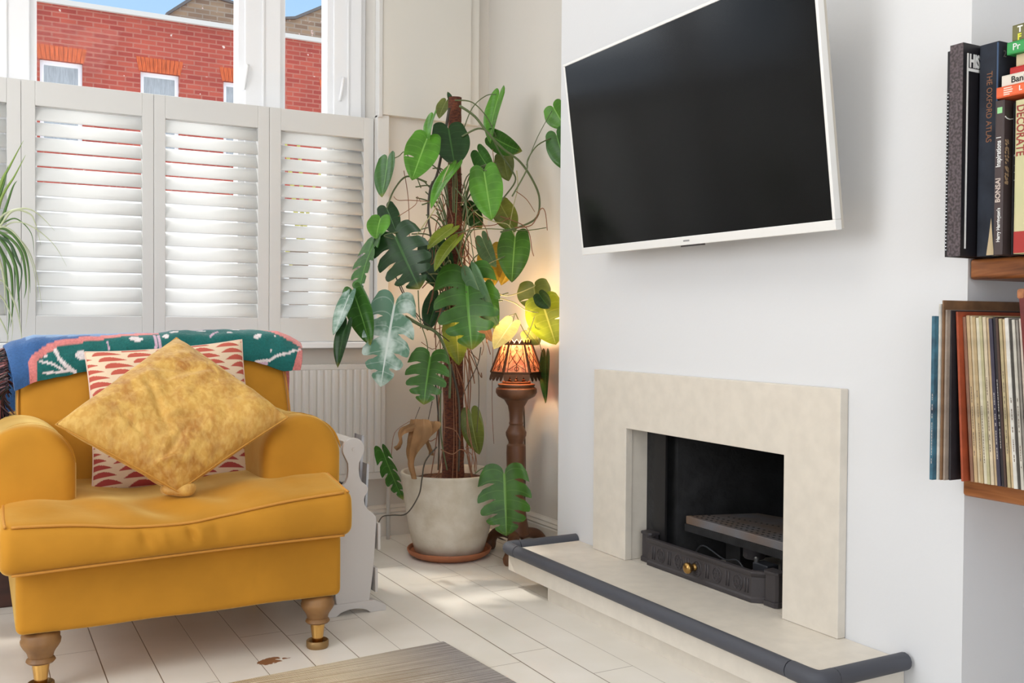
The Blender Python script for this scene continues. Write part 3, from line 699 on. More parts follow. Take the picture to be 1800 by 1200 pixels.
def gold_mat():
    m = mat('crushed_gold_velvet', (214, 166, 78), 0.5, spec=0.3, sheen=0.6, sheen_rgb=(255, 230, 160), bump=0.5, bscale=30)
    nt = m.node_tree; N = nt.nodes; L = nt.links; b = N['Principled BSDF']; tc = N['Texture Coordinate']
    def nz(sc, dt, dist, lo, hi, stretch):
        mp = N.new('ShaderNodeMapping'); mp.inputs['Scale'].default_value = stretch; mp.inputs['Rotation'].default_value = (0.3, 0.5, 0.4); L.new(tc.outputs['Object'], mp.inputs[0])
        n = N.new('ShaderNodeTexNoise'); n.inputs['Scale'].default_value = sc; n.inputs['Detail'].default_value = dt; n.inputs['Distortion'].default_value = dist; L.new(mp.outputs[0], n.inputs['Vector'])
        r = N.new('ShaderNodeMapRange'); L.new(n.outputs['Fac'], r.inputs[0]); r.inputs[1].default_value = lo; r.inputs[2].default_value = hi; return r.outputs[0]
    a = nz(5, 4, 0.3, 0.33, 0.58, (1, 1, 1)); c = nz(18, 12, 0.6, 0.38, 0.60, (1.5, 1, 0.8)); d = nz(90, 6, 0.6, 0.40, 0.62, (1, 1, 0.5))
    mu = N.new('ShaderNodeMath'); mu.operation = 'MULTIPLY'; L.new(a, mu.inputs[0]); L.new(c, mu.inputs[1])
    m1 = N.new('ShaderNodeMix'); m1.data_type = 'RGBA'; L.new(mu.outputs[0], m1.inputs[0]); m1.inputs[6].default_value = lin((212, 168, 84)); m1.inputs[7].default_value = lin((154, 94, 34))
    m2 = N.new('ShaderNodeMix'); m2.data_type = 'RGBA'; m2.inputs[0].default_value = 0.3; L.new(m1.outputs[2], m2.inputs[6])
    m3 = N.new('ShaderNodeMix'); m3.data_type = 'RGBA'; L.new(d, m3.inputs[0]); m3.inputs[6].default_value = lin((188, 132, 56)); m3.inputs[7].default_value = lin((228, 190, 116)); L.new(m3.outputs[2], m2.inputs[7])
    L.new(m2.outputs[2], b.inputs['Base Color']); return m
M_gold = gold_mat()
def goldfold(u, v):
    s = 0
    for (cu, cv, ang, wd, ln, am) in ((0.42, 0.62, 0.5, 0.025, 0.22, 0.010), (0.62, 0.60, 2.2, 0.02, 0.16, 0.008), (0.75, 0.8, 1.3, 0.025, 0.14, 0.008), (0.5, 0.85, 0.2, 0.02, 0.2, 0.007), (0.86, 0.86, 2.35, 0.03, 0.12, -0.014), (0.8, 0.93, 2.4, 0.02, 0.1, -0.012), (0.35, 0.25, 2.4, 0.03, 0.2, 0.006)):
        du, dv = u-cu, v-cv; a = du*cos(ang)+dv*sin(ang); b_ = -du*sin(ang)+dv*cos(ang)
        s -= am*exp(-(b_/wd)**2-(a/ln)**2)
    return s
# corners in order: top, right, bottom, left
PIL2 = [(0.474, 2.735, 0.773), (0.698, 2.458, 0.576), (0.425, 2.432, 0.412), (0.162, 2.458, 0.581)]
gc = grid_cushion('gold_cushion', PIL2, 0.115, 90, None, M_gold, 'gold crushed velvet cushion standing on its corner in the armchair', mat('gold_piping', (190, 136, 52), 0.6, sheen=0.4), edge_in=0.02, wr=0.008, fold=goldfold)
# folded-under bottom tip
def f_tip(p):
    x, y, z = p; return (x+0.006*N3(p, 20), y-0.006*sin((x-0.42)*60), z+0.005*N3(p, 25, 2))
MB().rbox(0.394, 0.470, 2.432, 2.49, 0.399, 0.428, 0.014, n=10, k=4, fn=f_tip).obj('folded_corner', M_gold, gc, smooth=True)

# ================================================================== THROW
BLUE = (54, 96, 150); BLUEL = (120, 154, 196); PINK = (222, 134, 130); TEAL = (22, 104, 100); WHT = (236, 226, 226); LILAC = (214, 180, 200)
def throw_col(px, py):
    # pattern drawn on the flattened cloth, x across (0..525), y down from the fold at 585
    top_band = [(45, 655), (50, 642), (58, 634), (72, 624), (90, 617), (120, 611), (170, 603), (240, 592), (262, 588)]
    def curve(P, x):
        for (a, b_), (c_, d) in zip(P, P[1:]):
            if a <= x <= c_: return b_+(d-b_)*(x-a)/(c_-a)
        return None
    yb = curve(top_band, px)
    c = None
    if px < 45: c = BLUE
    elif px < 262:
        if py < yb-5: c = BLUE if py > 600 else BLUEL
        elif py < yb+5+3*(px < 90): c = PINK
        else: c = TEAL
        if 45 <= px < 60 and py > 640: c = PINK
    else:
        yt = curve([(262, 580), (300, 584), (440, 580), (452, 584), (470, 598), (490, 608), (530, 614)], px) or 614
        c = TEAL if py > yt else (PINK if px > 400 else LILAC)
        ye = 526-(py-612)*0.55
        if px > ye-8 and py > 616: c = PINK
    def ell(cx, cy, a, b_, ang=0):
        dx, dy = px-cx, py-cy; u = dx*cos(ang)+dy*sin(ang); v = -dx*sin(ang)+dy*cos(ang); return (u/a)**2+(v/b_)**2 < 1
    def seg(P, w):
        for (a, b_), (c_, d) in zip(P, P[1:]):
            L2 = (c_-a)**2+(d-b_)**2; t = max(0, min(1, ((px-a)*(c_-a)+(py-b_)*(d-b_))/L2))
            if (px-a-t*(c_-a))**2+(py-b_-t*(d-b_))**2 < w*w: return True
        return False
    for e in ((74, 634, 3, 2.5), (129, 634, 10, 6), (219, 610, 12, 5), (271, 605, 6, 5), (336, 591, 8, 3), (399, 588, 9, 3), (384, 600, 5, 3), (434, 603, 9, 3.2, -0.3), (287, 596, 8, 3), (455, 619, 2, 1.5), (468, 602, 2, 1.5)):
        if ell(*e): c = WHT
    if c != BLUE:
        if seg([(88, 626), (93, 638), (104, 648), (118, 656)], 2.6) or seg([(64, 641), (82, 645), (98, 652)], 1.6) or seg([(68, 657), (90, 656), (112, 653)], 1.6): c = WHT
        if seg([(252, 598), (251, 625)], 2.4) or seg([(259, 598), (258, 625)], 2.4) or seg([(172, 614), (173, 625)], 1.4) or seg([(348, 608), (356, 600), (364, 595)], 2): c = LILAC
        if seg([(425, 632), (445, 629), (470, 626), (492, 627), (508, 624), (520, 619)], 1.6): c = WHT
        if seg([(427, 634), (445, 632)], 1.8): c = LILAC
    return lin(c)
def pl_interp(P, x):
    if x <= P[0][0]: return P[0][1]
    for (a, b_), (c_, d) in zip(P, P[1:]):
        if x <= c_: return b_+(d-b_)*(x-a)/(c_-a)
    return P[-1][1]
th = thing('throw_blanket', 'blue, teal and pink woven throw with white dots draped over the back of the armchair', 'blanket', (0.48, 2.98, 0.78))
LOWZ = [(0.07, 0.632), (0.10, 0.641), (0.139, 0.655), (0.26, 0.679), (0.5, 0.700), (0.686, 0.707), (0.72, 0.700), (0.807, 0.671), (0.855, 0.672), (0.90, 0.674)]
TOPZ = [(0.068, 0.742), (0.09, 0.756), (0.144, 0.774), (0.26, 0.777), (0.47, 0.780), (0.505, 0.788), (0.70, 0.791), (0.81, 0.787), (0.85, 0.770), (0.89, 0.748)]
LOWPY = [(12, 684), (30, 680), (60, 668), (147, 653), (425, 632), (450, 634), (497, 652), (526, 651)]
def throw_path(x):
    zl, zt = pl_interp(LOWZ, x), pl_interp(TOPZ, x)
    yl = 2.800+0.36*(zl-0.36)-0.022
    return [(yl, zl), (yl+0.004, zl+(zt-zl)*0.35), (2.925, zl+(zt-zl)*0.78), (2.955, zt-0.006), (2.985, zt), (3.03, zt-0.002), (3.075, zt-0.02), (3.102, zt-0.06), (3.108, zt-0.14), (3.110, zt-0.22)]
nu, nv = 330, 60
vs = []; cols = []
for i in range(nu+1):
    u = i/nu
    P = [Vector((0, a, b_)) for a, b_ in throw_path(0.070+0.815*u)]
    Q = []
    for q in range(len(P)-1):
        p0, p1, p2, p3 = P[max(q-1, 0)], P[q], P[q+1], P[min(q+2, len(P)-1)]
        for k in range(16):
            t = k/16; Q.append(0.5*((2*p1)+(p2-p0)*t+(2*p0-5*p1+4*p2-p3)*t*t+(3*p1-p0-3*p2+p3)*t**3))
    Q.append(P[-1]); cum = [0]
    for a, b_ in zip(Q, Q[1:]): cum.append(cum[-1]+(b_-a).length)
    tot = cum[-1]; s_top = cum[16*4]
    k = 0
    for j in range(nv+1):
        # more rows on the visible front
        s = tot*(j/nv)**1.5
        while k < len(cum)-2 and cum[k+1] < s: k += 1
        t = (s-cum[k])/max(1e-9, cum[k+1]-cum[k]); p = Q[k].lerp(Q[k+1], t)
        fall = min(1, s/s_top)
        x = 0.070+0.815*u+(-0.0+0.022*(1-fall))*(1-u)*(1 if u < .08 else 0)*(1-u/0.08 if u < .08 else 0)-0.028*(u > 0.93)*((u-0.93)/0.07)*(1-fall)*1.0
        w = 0.004*noise.noise(Vector((u*9, s*14, 1)))+0.002*noise.noise(Vector((u*30, s*30, 5)))
        vs.append((x, p.y-w, p.z+w))
        px = 12+514*(u); low = pl_interp(LOWPY, px); py = low-(low-584)*fall if s <= s_top else 584-(s-s_top)*500
        cols.append(throw_col(px, py))
fs = [(i*(nv+1)+j, (i+1)*(nv+1)+j, (i+1)*(nv+1)+j+1, i*(nv+1)+j+1) for i in range(nu) for j in range(nv)]
MB().add(vs, fs).obj('cloth', mat('woven_throw', (255, 255, 255), 0.95, vcol=True, bump=0.35, bscale=260, noise_amt=0.18, nscale=160, sheen=0.3, sheen_rgb=(255, 255, 255)), th, smooth=True, colors=cols, solid=0.007)
# shaggy fringe hanging at the left end
fm = MB(); fc = []
FC = [(58, 44, 52), (78, 56, 60), (44, 40, 46), (120, 62, 60), (52, 62, 56), (96, 78, 84), (160, 110, 110), (40, 34, 40), (70, 50, 46), (120, 100, 96)]
rs = random.Random(3)
for k in range(420):
    t = rs.random(); x = 0.072-0.004+0.012*t; z0 = 0.742-0.105*rs.random(); y = 2.885+0.09*(z0-0.64)/0.1+rs.uniform(-0.01, 0.012)
    L_ = rs.uniform(0.08, 0.2) if z0 < 0.69 else rs.uniform(0.04, 0.12)
    sp = rs.uniform(0.0, 0.055)
    pts = [(x, y, z0), (x-0.012-sp*0.6, y+rs.uniform(-.01, .01), z0-L_*0.2), (x-0.008-sp+rs.uniform(-.006, .006), y+rs.uniform(-.015, .015), z0-L_*0.6), (x+0.004-sp+rs.uniform(-.01, .02), y+rs.uniform(-.02, .02), z0-L_)]
    n0 = len(fm.v); fm.tube(pts, 0.0018, 4, smooth=3); c = lin(rs.choice(FC)); fc += [c]*(len(fm.v)-n0)
fm.obj('fringe', mat('shaggy_yarn', (255, 255, 255), 0.95, vcol=True), th, colors=fc)['kind'] = 'stuff'

# ================================================================== MAGAZINE RACK
M_rack = mat('rack_white_paint', (205, 199, 194), 0.5)
mr = thing('magazine_rack', 'white painted wooden magazine rack with shaped ends to the right of the armchair', 'magazine rack', (0.93, 2.8, 0))
half = [(0.034, 0.0), (0.031, 0.0)]
circ = [(0.032*sin(a), 0.463+0.032*cos(a)) for a in [radians(q) for q in range(0, 125, 12)]]
right = circ+[(0.0165, 0.424), (0.0155, 0.405), (0.0175, 0.386), (0.024, 0.371), (0.038, 0.360), (0.043, 0.350), (0.0405, 0.340), (0.034, 0.330), (0.031, 0.318), (0.034, 0.304), (0.042, 0.292), (0.056, 0.281), (0.068, 0.268), (0.068, 0.245), (0.060, 0.12), (0.048, 0.030)]
poly = [(0.93+x, z) for x, z in right]+[(0.93-x, z) for x, z in reversed(right[1:])]
footp = [(0.096, 0.0), (0.098, 0.014), (0.090, 0.020), (0.062, 0.034), (-0.062, 0.034), (-0.090, 0.020), (-0.098, 0.014), (-0.096, 0.0)]+[(-0.05+0.1*i/8, 0.016*sin(pi*i/8)**0.6) for i in range(9)]
for y in (2.618, 2.94):
    MB().prism(poly, 'y', y, y+0.014).obj('end_panel', M_rack, mr, bevel=0.002)
    MB().prism([(0.93+x, z) for x, z in footp], 'y', y-0.005, y+0.022).obj('foot', M_rack, mr, bevel=0.0015)
    MB().prism([(0.93+0.0055*cos(a), 0.463+0.0055*sin(a)) for a in [2*pi*i/14 for i in range(14)]], 'y', y-0.003, y+0.001).obj('peg', M_rack, mr)
MB().box(0.905, 0.955, 2.632, 2.94, 0.470, 0.486).obj('handle', M_rack, mr, bevel=0.002)
for sx in (1, -1):
    for z0, z1, xo in ((0.175, 0.250, 0.0705), (0.055, 0.125, 0.063)):
        MB().box(min(0.93+sx*xo, 0.93+sx*(xo+0.008)), max(0.93+sx*xo, 0.93+sx*(xo+0.008)), 2.612, 2.965, z0, z1).obj('side_slat', M_rack, mr, bevel=0.0015)
MB().box(0.885, 0.975, 2.632, 2.94, 0.04, 0.05).obj('bottom', M_rack, mr)
mc = [(58, 54, 60), (96, 88, 92), (150, 142, 140), (44, 40, 44), (120, 104, 110), (178, 172, 170), (70, 62, 70)]
for k in range(7):
    x = 0.884+k*0.008; h = 0.33+0.012*((k*5) % 4)
    mg = MB().rbox(x, x+0.0062, 2.66+0.006*(k % 3), 2.90, 0.052, h, 0.002, n=2, k=2).obj('magazine', mat('magazine_%d' % k, mc[k], 0.35, rgb2=tuple(min(255, c_+50) for c_ in mc[k]), nscale=22, detail=4), None)
    tag(mg, ['thin dark magazine at the left side of the white rack', 'grey magazine second from the left in the white rack', 'light grey magazine third from the left in the rack', 'black magazine in the middle of the white rack', 'mauve-grey magazine right of the middle in the rack', 'pale magazine near the right side of the rack', 'dark grey magazine next to the catalogues in the rack'][k], 'magazine', 'magazines in the white rack')
cg = MB().prism([(0.948, 0.052), (0.955, 0.052), (0.982, 0.492), (0.974, 0.495)], 'y', 2.675, 2.735).obj('catalogue', mat('catalogue_dark', (84, 80, 88), 0.35, rgb2=(205, 205, 208), nscale=10), None)
tag(cg, 'tall dark catalogue leaning out behind the knob of the white rack', 'magazine', 'magazines in the white rack')
cg = MB().prism([(0.959, 0.052), (0.966, 0.052), (0.982, 0.415), (0.976, 0.418)], 'y', 2.636, 2.672).obj('catalogue', mat('catalogue_light', (206, 208, 212), 0.3, rgb2=(150, 154, 160), nscale=9), None)
tag(cg, 'glossy light catalogue at the right side of the white rack', 'magazine', 'magazines in the white rack')

# ================================================================== RADIATOR
M_rad = mat('radiator_enamel', (216, 212, 206), 0.35)
rd = thing('radiator', 'white panel radiator with vertical ribs under the window sill', 'radiator', (0.9, 3.47, 0.23))
prof = []; x = 0.40; W_ = 0.0275
prof.append((0.36, 3.442))
while x < 1.32:
    prof += [(x, 3.442), (x+0.003, 3.4375), (x+0.0185, 3.4375), (x+0.0215, 3.442)]; x += W_
prof.append((1.345, 3.442)); back = [(1.345, 3.452), (0.36, 3.452)]
MB().prism(prof+back, 'z', 0.262, 0.645).box(0.36, 1.345, 3.441, 3.452, 0.235, 0.262).box(0.36, 1.345, 3.441, 3.452, 0.645, 0.664).obj('front_panel', M_rad, rd, bevel=0.002)
MB().box(0.362, 1.343, 3.452, 3.512, 0.24, 0.655).obj('body', M_rad, rd)
g = MB()
for k in range(48): g.box(0.37+k*0.0202, 0.383+k*0.0202, 3.456, 3.508, 0.6552, 0.662)
g.obj('top_grille', M_rad, rd)
MB().tube([(1.343, 3.47, 0.262), (1.366, 3.47, 0.262), (1.370, 3.47, 0.25), (1.370, 3.47, 0.0)], 0.0075, 10).obj('pipe', M_rad, rd, smooth=True)
MB().lathe([(0.012, 0.245), (0.013, 0.27), (0.009, 0.275), (0.014, 0.28), (0.015, 0.31), (0.010, 0.316)], 16, (1.370, 3.47, 0)).obj('valve', mat('valve_white', (230, 230, 228), 0.35), rd, smooth=True, auto=40)
# ================================================================== RUG
def rug_mat():
    m = bpy.data.materials.new('flatweave'); m.use_nodes = True; nt = m.node_tree; N = nt.nodes; L = nt.links; b = N['Principled BSDF']
    tc = N.new('ShaderNodeTexCoord'); mp = N.new('ShaderNodeMapping'); mp.inputs['Scale'].default_value = (1.2, 60, 1); L.new(tc.outputs['Object'], mp.inputs[0])
    nz = N.new('ShaderNodeTexNoise'); nz.inputs['Scale'].default_value = 2.5; nz.inputs['Detail'].default_value = 5; L.new(mp.outputs[0], nz.inputs['Vector'])
    r1 = N.new('ShaderNodeValToRGB'); L.new(nz.outputs['Fac'], r1.inputs[0]); e = r1.color_ramp.elements
    e[0].position = 0.36; e[0].color = lin((196, 170, 132)); e[1].position = 0.62; e[1].color = lin((236, 220, 192))
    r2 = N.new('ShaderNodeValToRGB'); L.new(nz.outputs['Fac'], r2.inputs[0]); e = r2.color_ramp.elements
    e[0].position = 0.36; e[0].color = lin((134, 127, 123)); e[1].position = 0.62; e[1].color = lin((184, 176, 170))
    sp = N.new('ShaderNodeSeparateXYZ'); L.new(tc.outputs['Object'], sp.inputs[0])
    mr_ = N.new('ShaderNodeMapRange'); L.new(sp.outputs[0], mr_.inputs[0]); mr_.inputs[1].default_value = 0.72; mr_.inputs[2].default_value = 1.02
    mx = N.new('ShaderNodeMix'); mx.data_type = 'RGBA'; L.new(mr_.outputs[0], mx.inputs[0]); L.new(r1.outputs[0], mx.inputs[6]); L.new(r2.outputs[0], mx.inputs[7])  # reflected light painted in: beige stripes turn grey towards the right
    wv = N.new('ShaderNodeTexWave'); wv.inputs['Scale'].default_value = 90; wv.inputs['Distortion'].default_value = 2; L.new(tc.outputs['Object'], wv.inputs['Vector'])
    w2 = N.new('ShaderNodeTexWave'); w2.bands_direction = 'Y'; w2.inputs['Scale'].default_value = 70; L.new(tc.outputs['Object'], w2.inputs['Vector'])
    ad = N.new('ShaderNodeMath'); L.new(wv.outputs['Fac'], ad.inputs[0]); L.new(w2.outputs['Fac'], ad.inputs[1])
    bp = N.new('ShaderNodeBump'); bp.inputs['Strength'].default_value = 0.6; bp.inputs['Distance'].default_value = 0.003; L.new(ad.outputs[0], bp.inputs['Height']); L.new(bp.outputs[0], b.inputs['Normal'])
    L.new(mx.outputs[2], b.inputs['Base Color']); b.inputs['Roughness'].default_value = 0.85; return m
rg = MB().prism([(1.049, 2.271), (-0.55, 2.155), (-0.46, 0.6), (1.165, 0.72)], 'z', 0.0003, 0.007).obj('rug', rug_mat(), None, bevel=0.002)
tag(rg, 'striped beige flatweave rug with painted-in grey sheen on the white floorboards', 'rug')
# ================================================================== DARK CHEST at the far left
M_dark = mat('dark_mahogany', (70, 36, 24), 0.4, rgb2=(48, 24, 16), nscale=6, stretch=(1, 1, 6))
dc = thing('wooden_chest', 'dark mahogany chest just showing behind the left arm of the armchair', 'chest', (-0.3, 3.25, 0))
MB().box(-0.75, 0.10, 3.13, 3.42, 0.0, 0.42).obj('body', M_dark, dc, bevel=0.004)
MB().box(-0.77, 0.115, 3.115, 3.435, 0.42, 0.445).obj('top', M_dark, dc, bevel=0.006)
LEAVES=[
((1.463, 3.13, 1.593),(1.449, 3.13, 1.623),(-0.28, -0.95, -0.12),0.018,'H','dark'),
((1.459, 3.17, 1.602),(1.424, 3.15, 1.535),(-0.59, -0.63, 0.5),0.051,'H','olive'),
((1.356, 3.06, 1.519),(1.333, 3.04, 1.43),(-0.95, -0.13, 0.27),0.061,'H','bright'),
((1.331, 3.04, 1.435),(1.262, 3.0, 1.29),(-0.35, -0.85, 0.4),0.115,'P','bright'),
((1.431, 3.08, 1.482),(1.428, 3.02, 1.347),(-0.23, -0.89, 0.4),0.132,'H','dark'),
((1.624, 3.1, 1.627),(1.579, 3.08, 1.453),(-0.95, -0.17, 0.27),0.091,'H','bright'),
((1.607, 3.1, 1.473),(1.694, 3.04, 1.42),(-0.68, -0.51, -0.53),0.088,'H','mid'),
((1.221, 3.12, 1.365),(1.186, 3.08, 1.234),(-0.89, -0.32, 0.34),0.095,'H','mid'),
((1.405, 3.0, 1.35),(1.306, 2.97, 1.204),(-0.76, -0.3, 0.58),0.072,'H','bright'),
((1.527, 3.0, 1.332),(1.531, 2.95, 1.167),(-0.57, -0.79, 0.23),0.116,'P','bright'),
((1.533, 3.06, 1.409),(1.575, 3.02, 1.324),(-0.88, -0.39, -0.25),0.082,'H','mid'),
((1.696, 3.18, 1.428),(1.707, 3.16, 1.336),(-0.78, -0.63, 0.04),0.079,'H','olive'),
((1.757, 2.93, 1.564),(1.792, 2.9, 1.488),(-0.82, -0.55, -0.16),0.092,'H','bright'),
((1.751, 2.9, 1.463),(1.782, 2.87, 1.337),(-0.81, -0.58, -0.06),0.095,'H','mid'),
((1.174, 3.06, 1.164),(1.144, 3.02, 1.092),(-0.48, -0.66, 0.58),0.079,'H','bright'),
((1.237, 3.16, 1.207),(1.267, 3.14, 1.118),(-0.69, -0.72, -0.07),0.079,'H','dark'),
((1.203, 3.0, 1.097),(1.262, 2.94, 0.927),(-0.66, -0.75, 0.03),0.191,'S','dark'),
((1.132, 3.04, 1.074),(1.068, 3.0, 0.902),(-0.91, -0.15, 0.38),0.117,'S','mid'),
((1.403, 3.0, 1.141),(1.303, 2.97, 1.066),(-0.45, -0.45, 0.78),0.065,'H','yellowgreen'),
((1.408, 2.98, 1.104),(1.312, 2.94, 0.994),(-0.64, -0.35, 0.69),0.064,'H','yellowgreen'),
((1.671, 3.04, 1.125),(1.637, 3.0, 0.964),(-0.51, -0.8, 0.31),0.116,'P','green2'),
((1.636, 3.16, 1.085),(1.642, 3.16, 0.947),(-0.74, -0.68, -0.03),0.105,'H','yellow'),
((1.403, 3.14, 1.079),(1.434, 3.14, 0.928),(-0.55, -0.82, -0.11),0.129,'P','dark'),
((1.449, 2.98, 0.98),(1.442, 2.92, 0.734),(-0.57, -0.8, 0.21),0.226,'S','green3'),
((1.451, 2.95, 0.978),(1.535, 2.92, 0.799),(-0.89, -0.26, -0.37),0.112,'H','greygreen'),
((1.538, 3.02, 0.935),(1.568, 2.99, 0.794),(-0.84, -0.53, -0.06),0.095,'H','mid'),
((1.45, 3.06, 0.832),(1.454, 3.04, 0.673),(-0.72, -0.7, 0.07),0.096,'P','yellowgreen'),
((1.737, 3.02, 0.955),(1.74, 3.0, 0.859),(-0.72, -0.69, 0.12),0.125,'P','olive'),
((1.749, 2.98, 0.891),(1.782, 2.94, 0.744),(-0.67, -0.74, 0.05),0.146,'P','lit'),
((1.72, 2.95, 0.917),(1.75, 2.93, 0.868),(-0.81, -0.52, -0.28),0.064,'H','dark'),
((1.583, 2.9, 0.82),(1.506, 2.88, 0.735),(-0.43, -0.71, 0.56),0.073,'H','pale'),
((1.057, 2.98, 0.907),(1.096, 2.94, 0.745),(-0.78, -0.63, -0.03),0.096,'H','mid'),
((1.038, 2.98, 0.903),(0.98, 2.96, 0.779),(-0.84, -0.3, 0.45),0.075,'H','silver'),
((1.017, 2.95, 0.811),(0.984, 2.94, 0.679),(-0.86, -0.44, 0.24),0.060,'H','dark'),
((1.176, 2.94, 0.874),(1.115, 2.9, 0.619),(-0.48, -0.84, 0.25),0.165,'S','silver'),
((1.321, 2.98, 0.707),(1.285, 2.95, 0.553),(-0.49, -0.83, 0.28),0.147,'S','green3'),
((1.499, 3.04, 0.503),(1.521, 3.02, 0.363),(-0.71, -0.7, -0.01),0.083,'H','olive'),
((1.527, 2.84, 0.321),(1.515, 2.8, 0.127),(-0.58, -0.79, 0.2),0.180,'S','green2'),
((1.155, 2.98, 0.393),(1.215, 2.96, 0.24),(-0.84, -0.47, -0.27),0.078,'S','mid'),
((1.76, 2.98, 0.701),(1.753, 2.97, 0.539),(-1.0, 0.01, 0.04),0.072,'H','dark'),
((1.524, 3.02, 0.833),(1.565, 3.01, 0.751),(-0.75, -0.59, -0.31),0.050,'H','rosy'),
((1.715, 3.02, 0.79),(1.756, 3.01, 0.742),(-0.59, -0.73, -0.35),0.071,'H','olive'),
((1.677, 3.16, 1.247),(1.733, 3.15, 1.15),(-0.67, -0.67, -0.32),0.093,'H','olive'),
((1.539, 3.16, 1.228),(1.594, 3.15, 1.155),(-0.61, -0.71, -0.36),0.078,'H','dark'),
((1.559, 3.08, 1.112),(1.592, 3.04, 1.012),(-0.94, -0.27, -0.21),0.084,'H','greygreen'),
((1.421, 3.14, 0.912),(1.37, 3.12, 0.793),(-0.58, -0.72, 0.37),0.084,'H','dark'),
((1.726, 3.14, 1.052),(1.658, 3.12, 0.957),(-0.6, -0.58, 0.55),0.081,'H','yellow'),
((1.294, 2.98, 0.498),(1.27, 2.95, 0.308),(-0.79, -0.58, 0.19),0.099,'B','brown'),
((1.35, 3.0, 0.486),(1.332, 2.98, 0.379),(-0.94, -0.25, 0.21),0.065,'B','brown'),
((1.266, 2.98, 0.48),(1.2, 2.97, 0.406),(-0.69, -0.31, 0.66),0.046,'B','brown'),
]
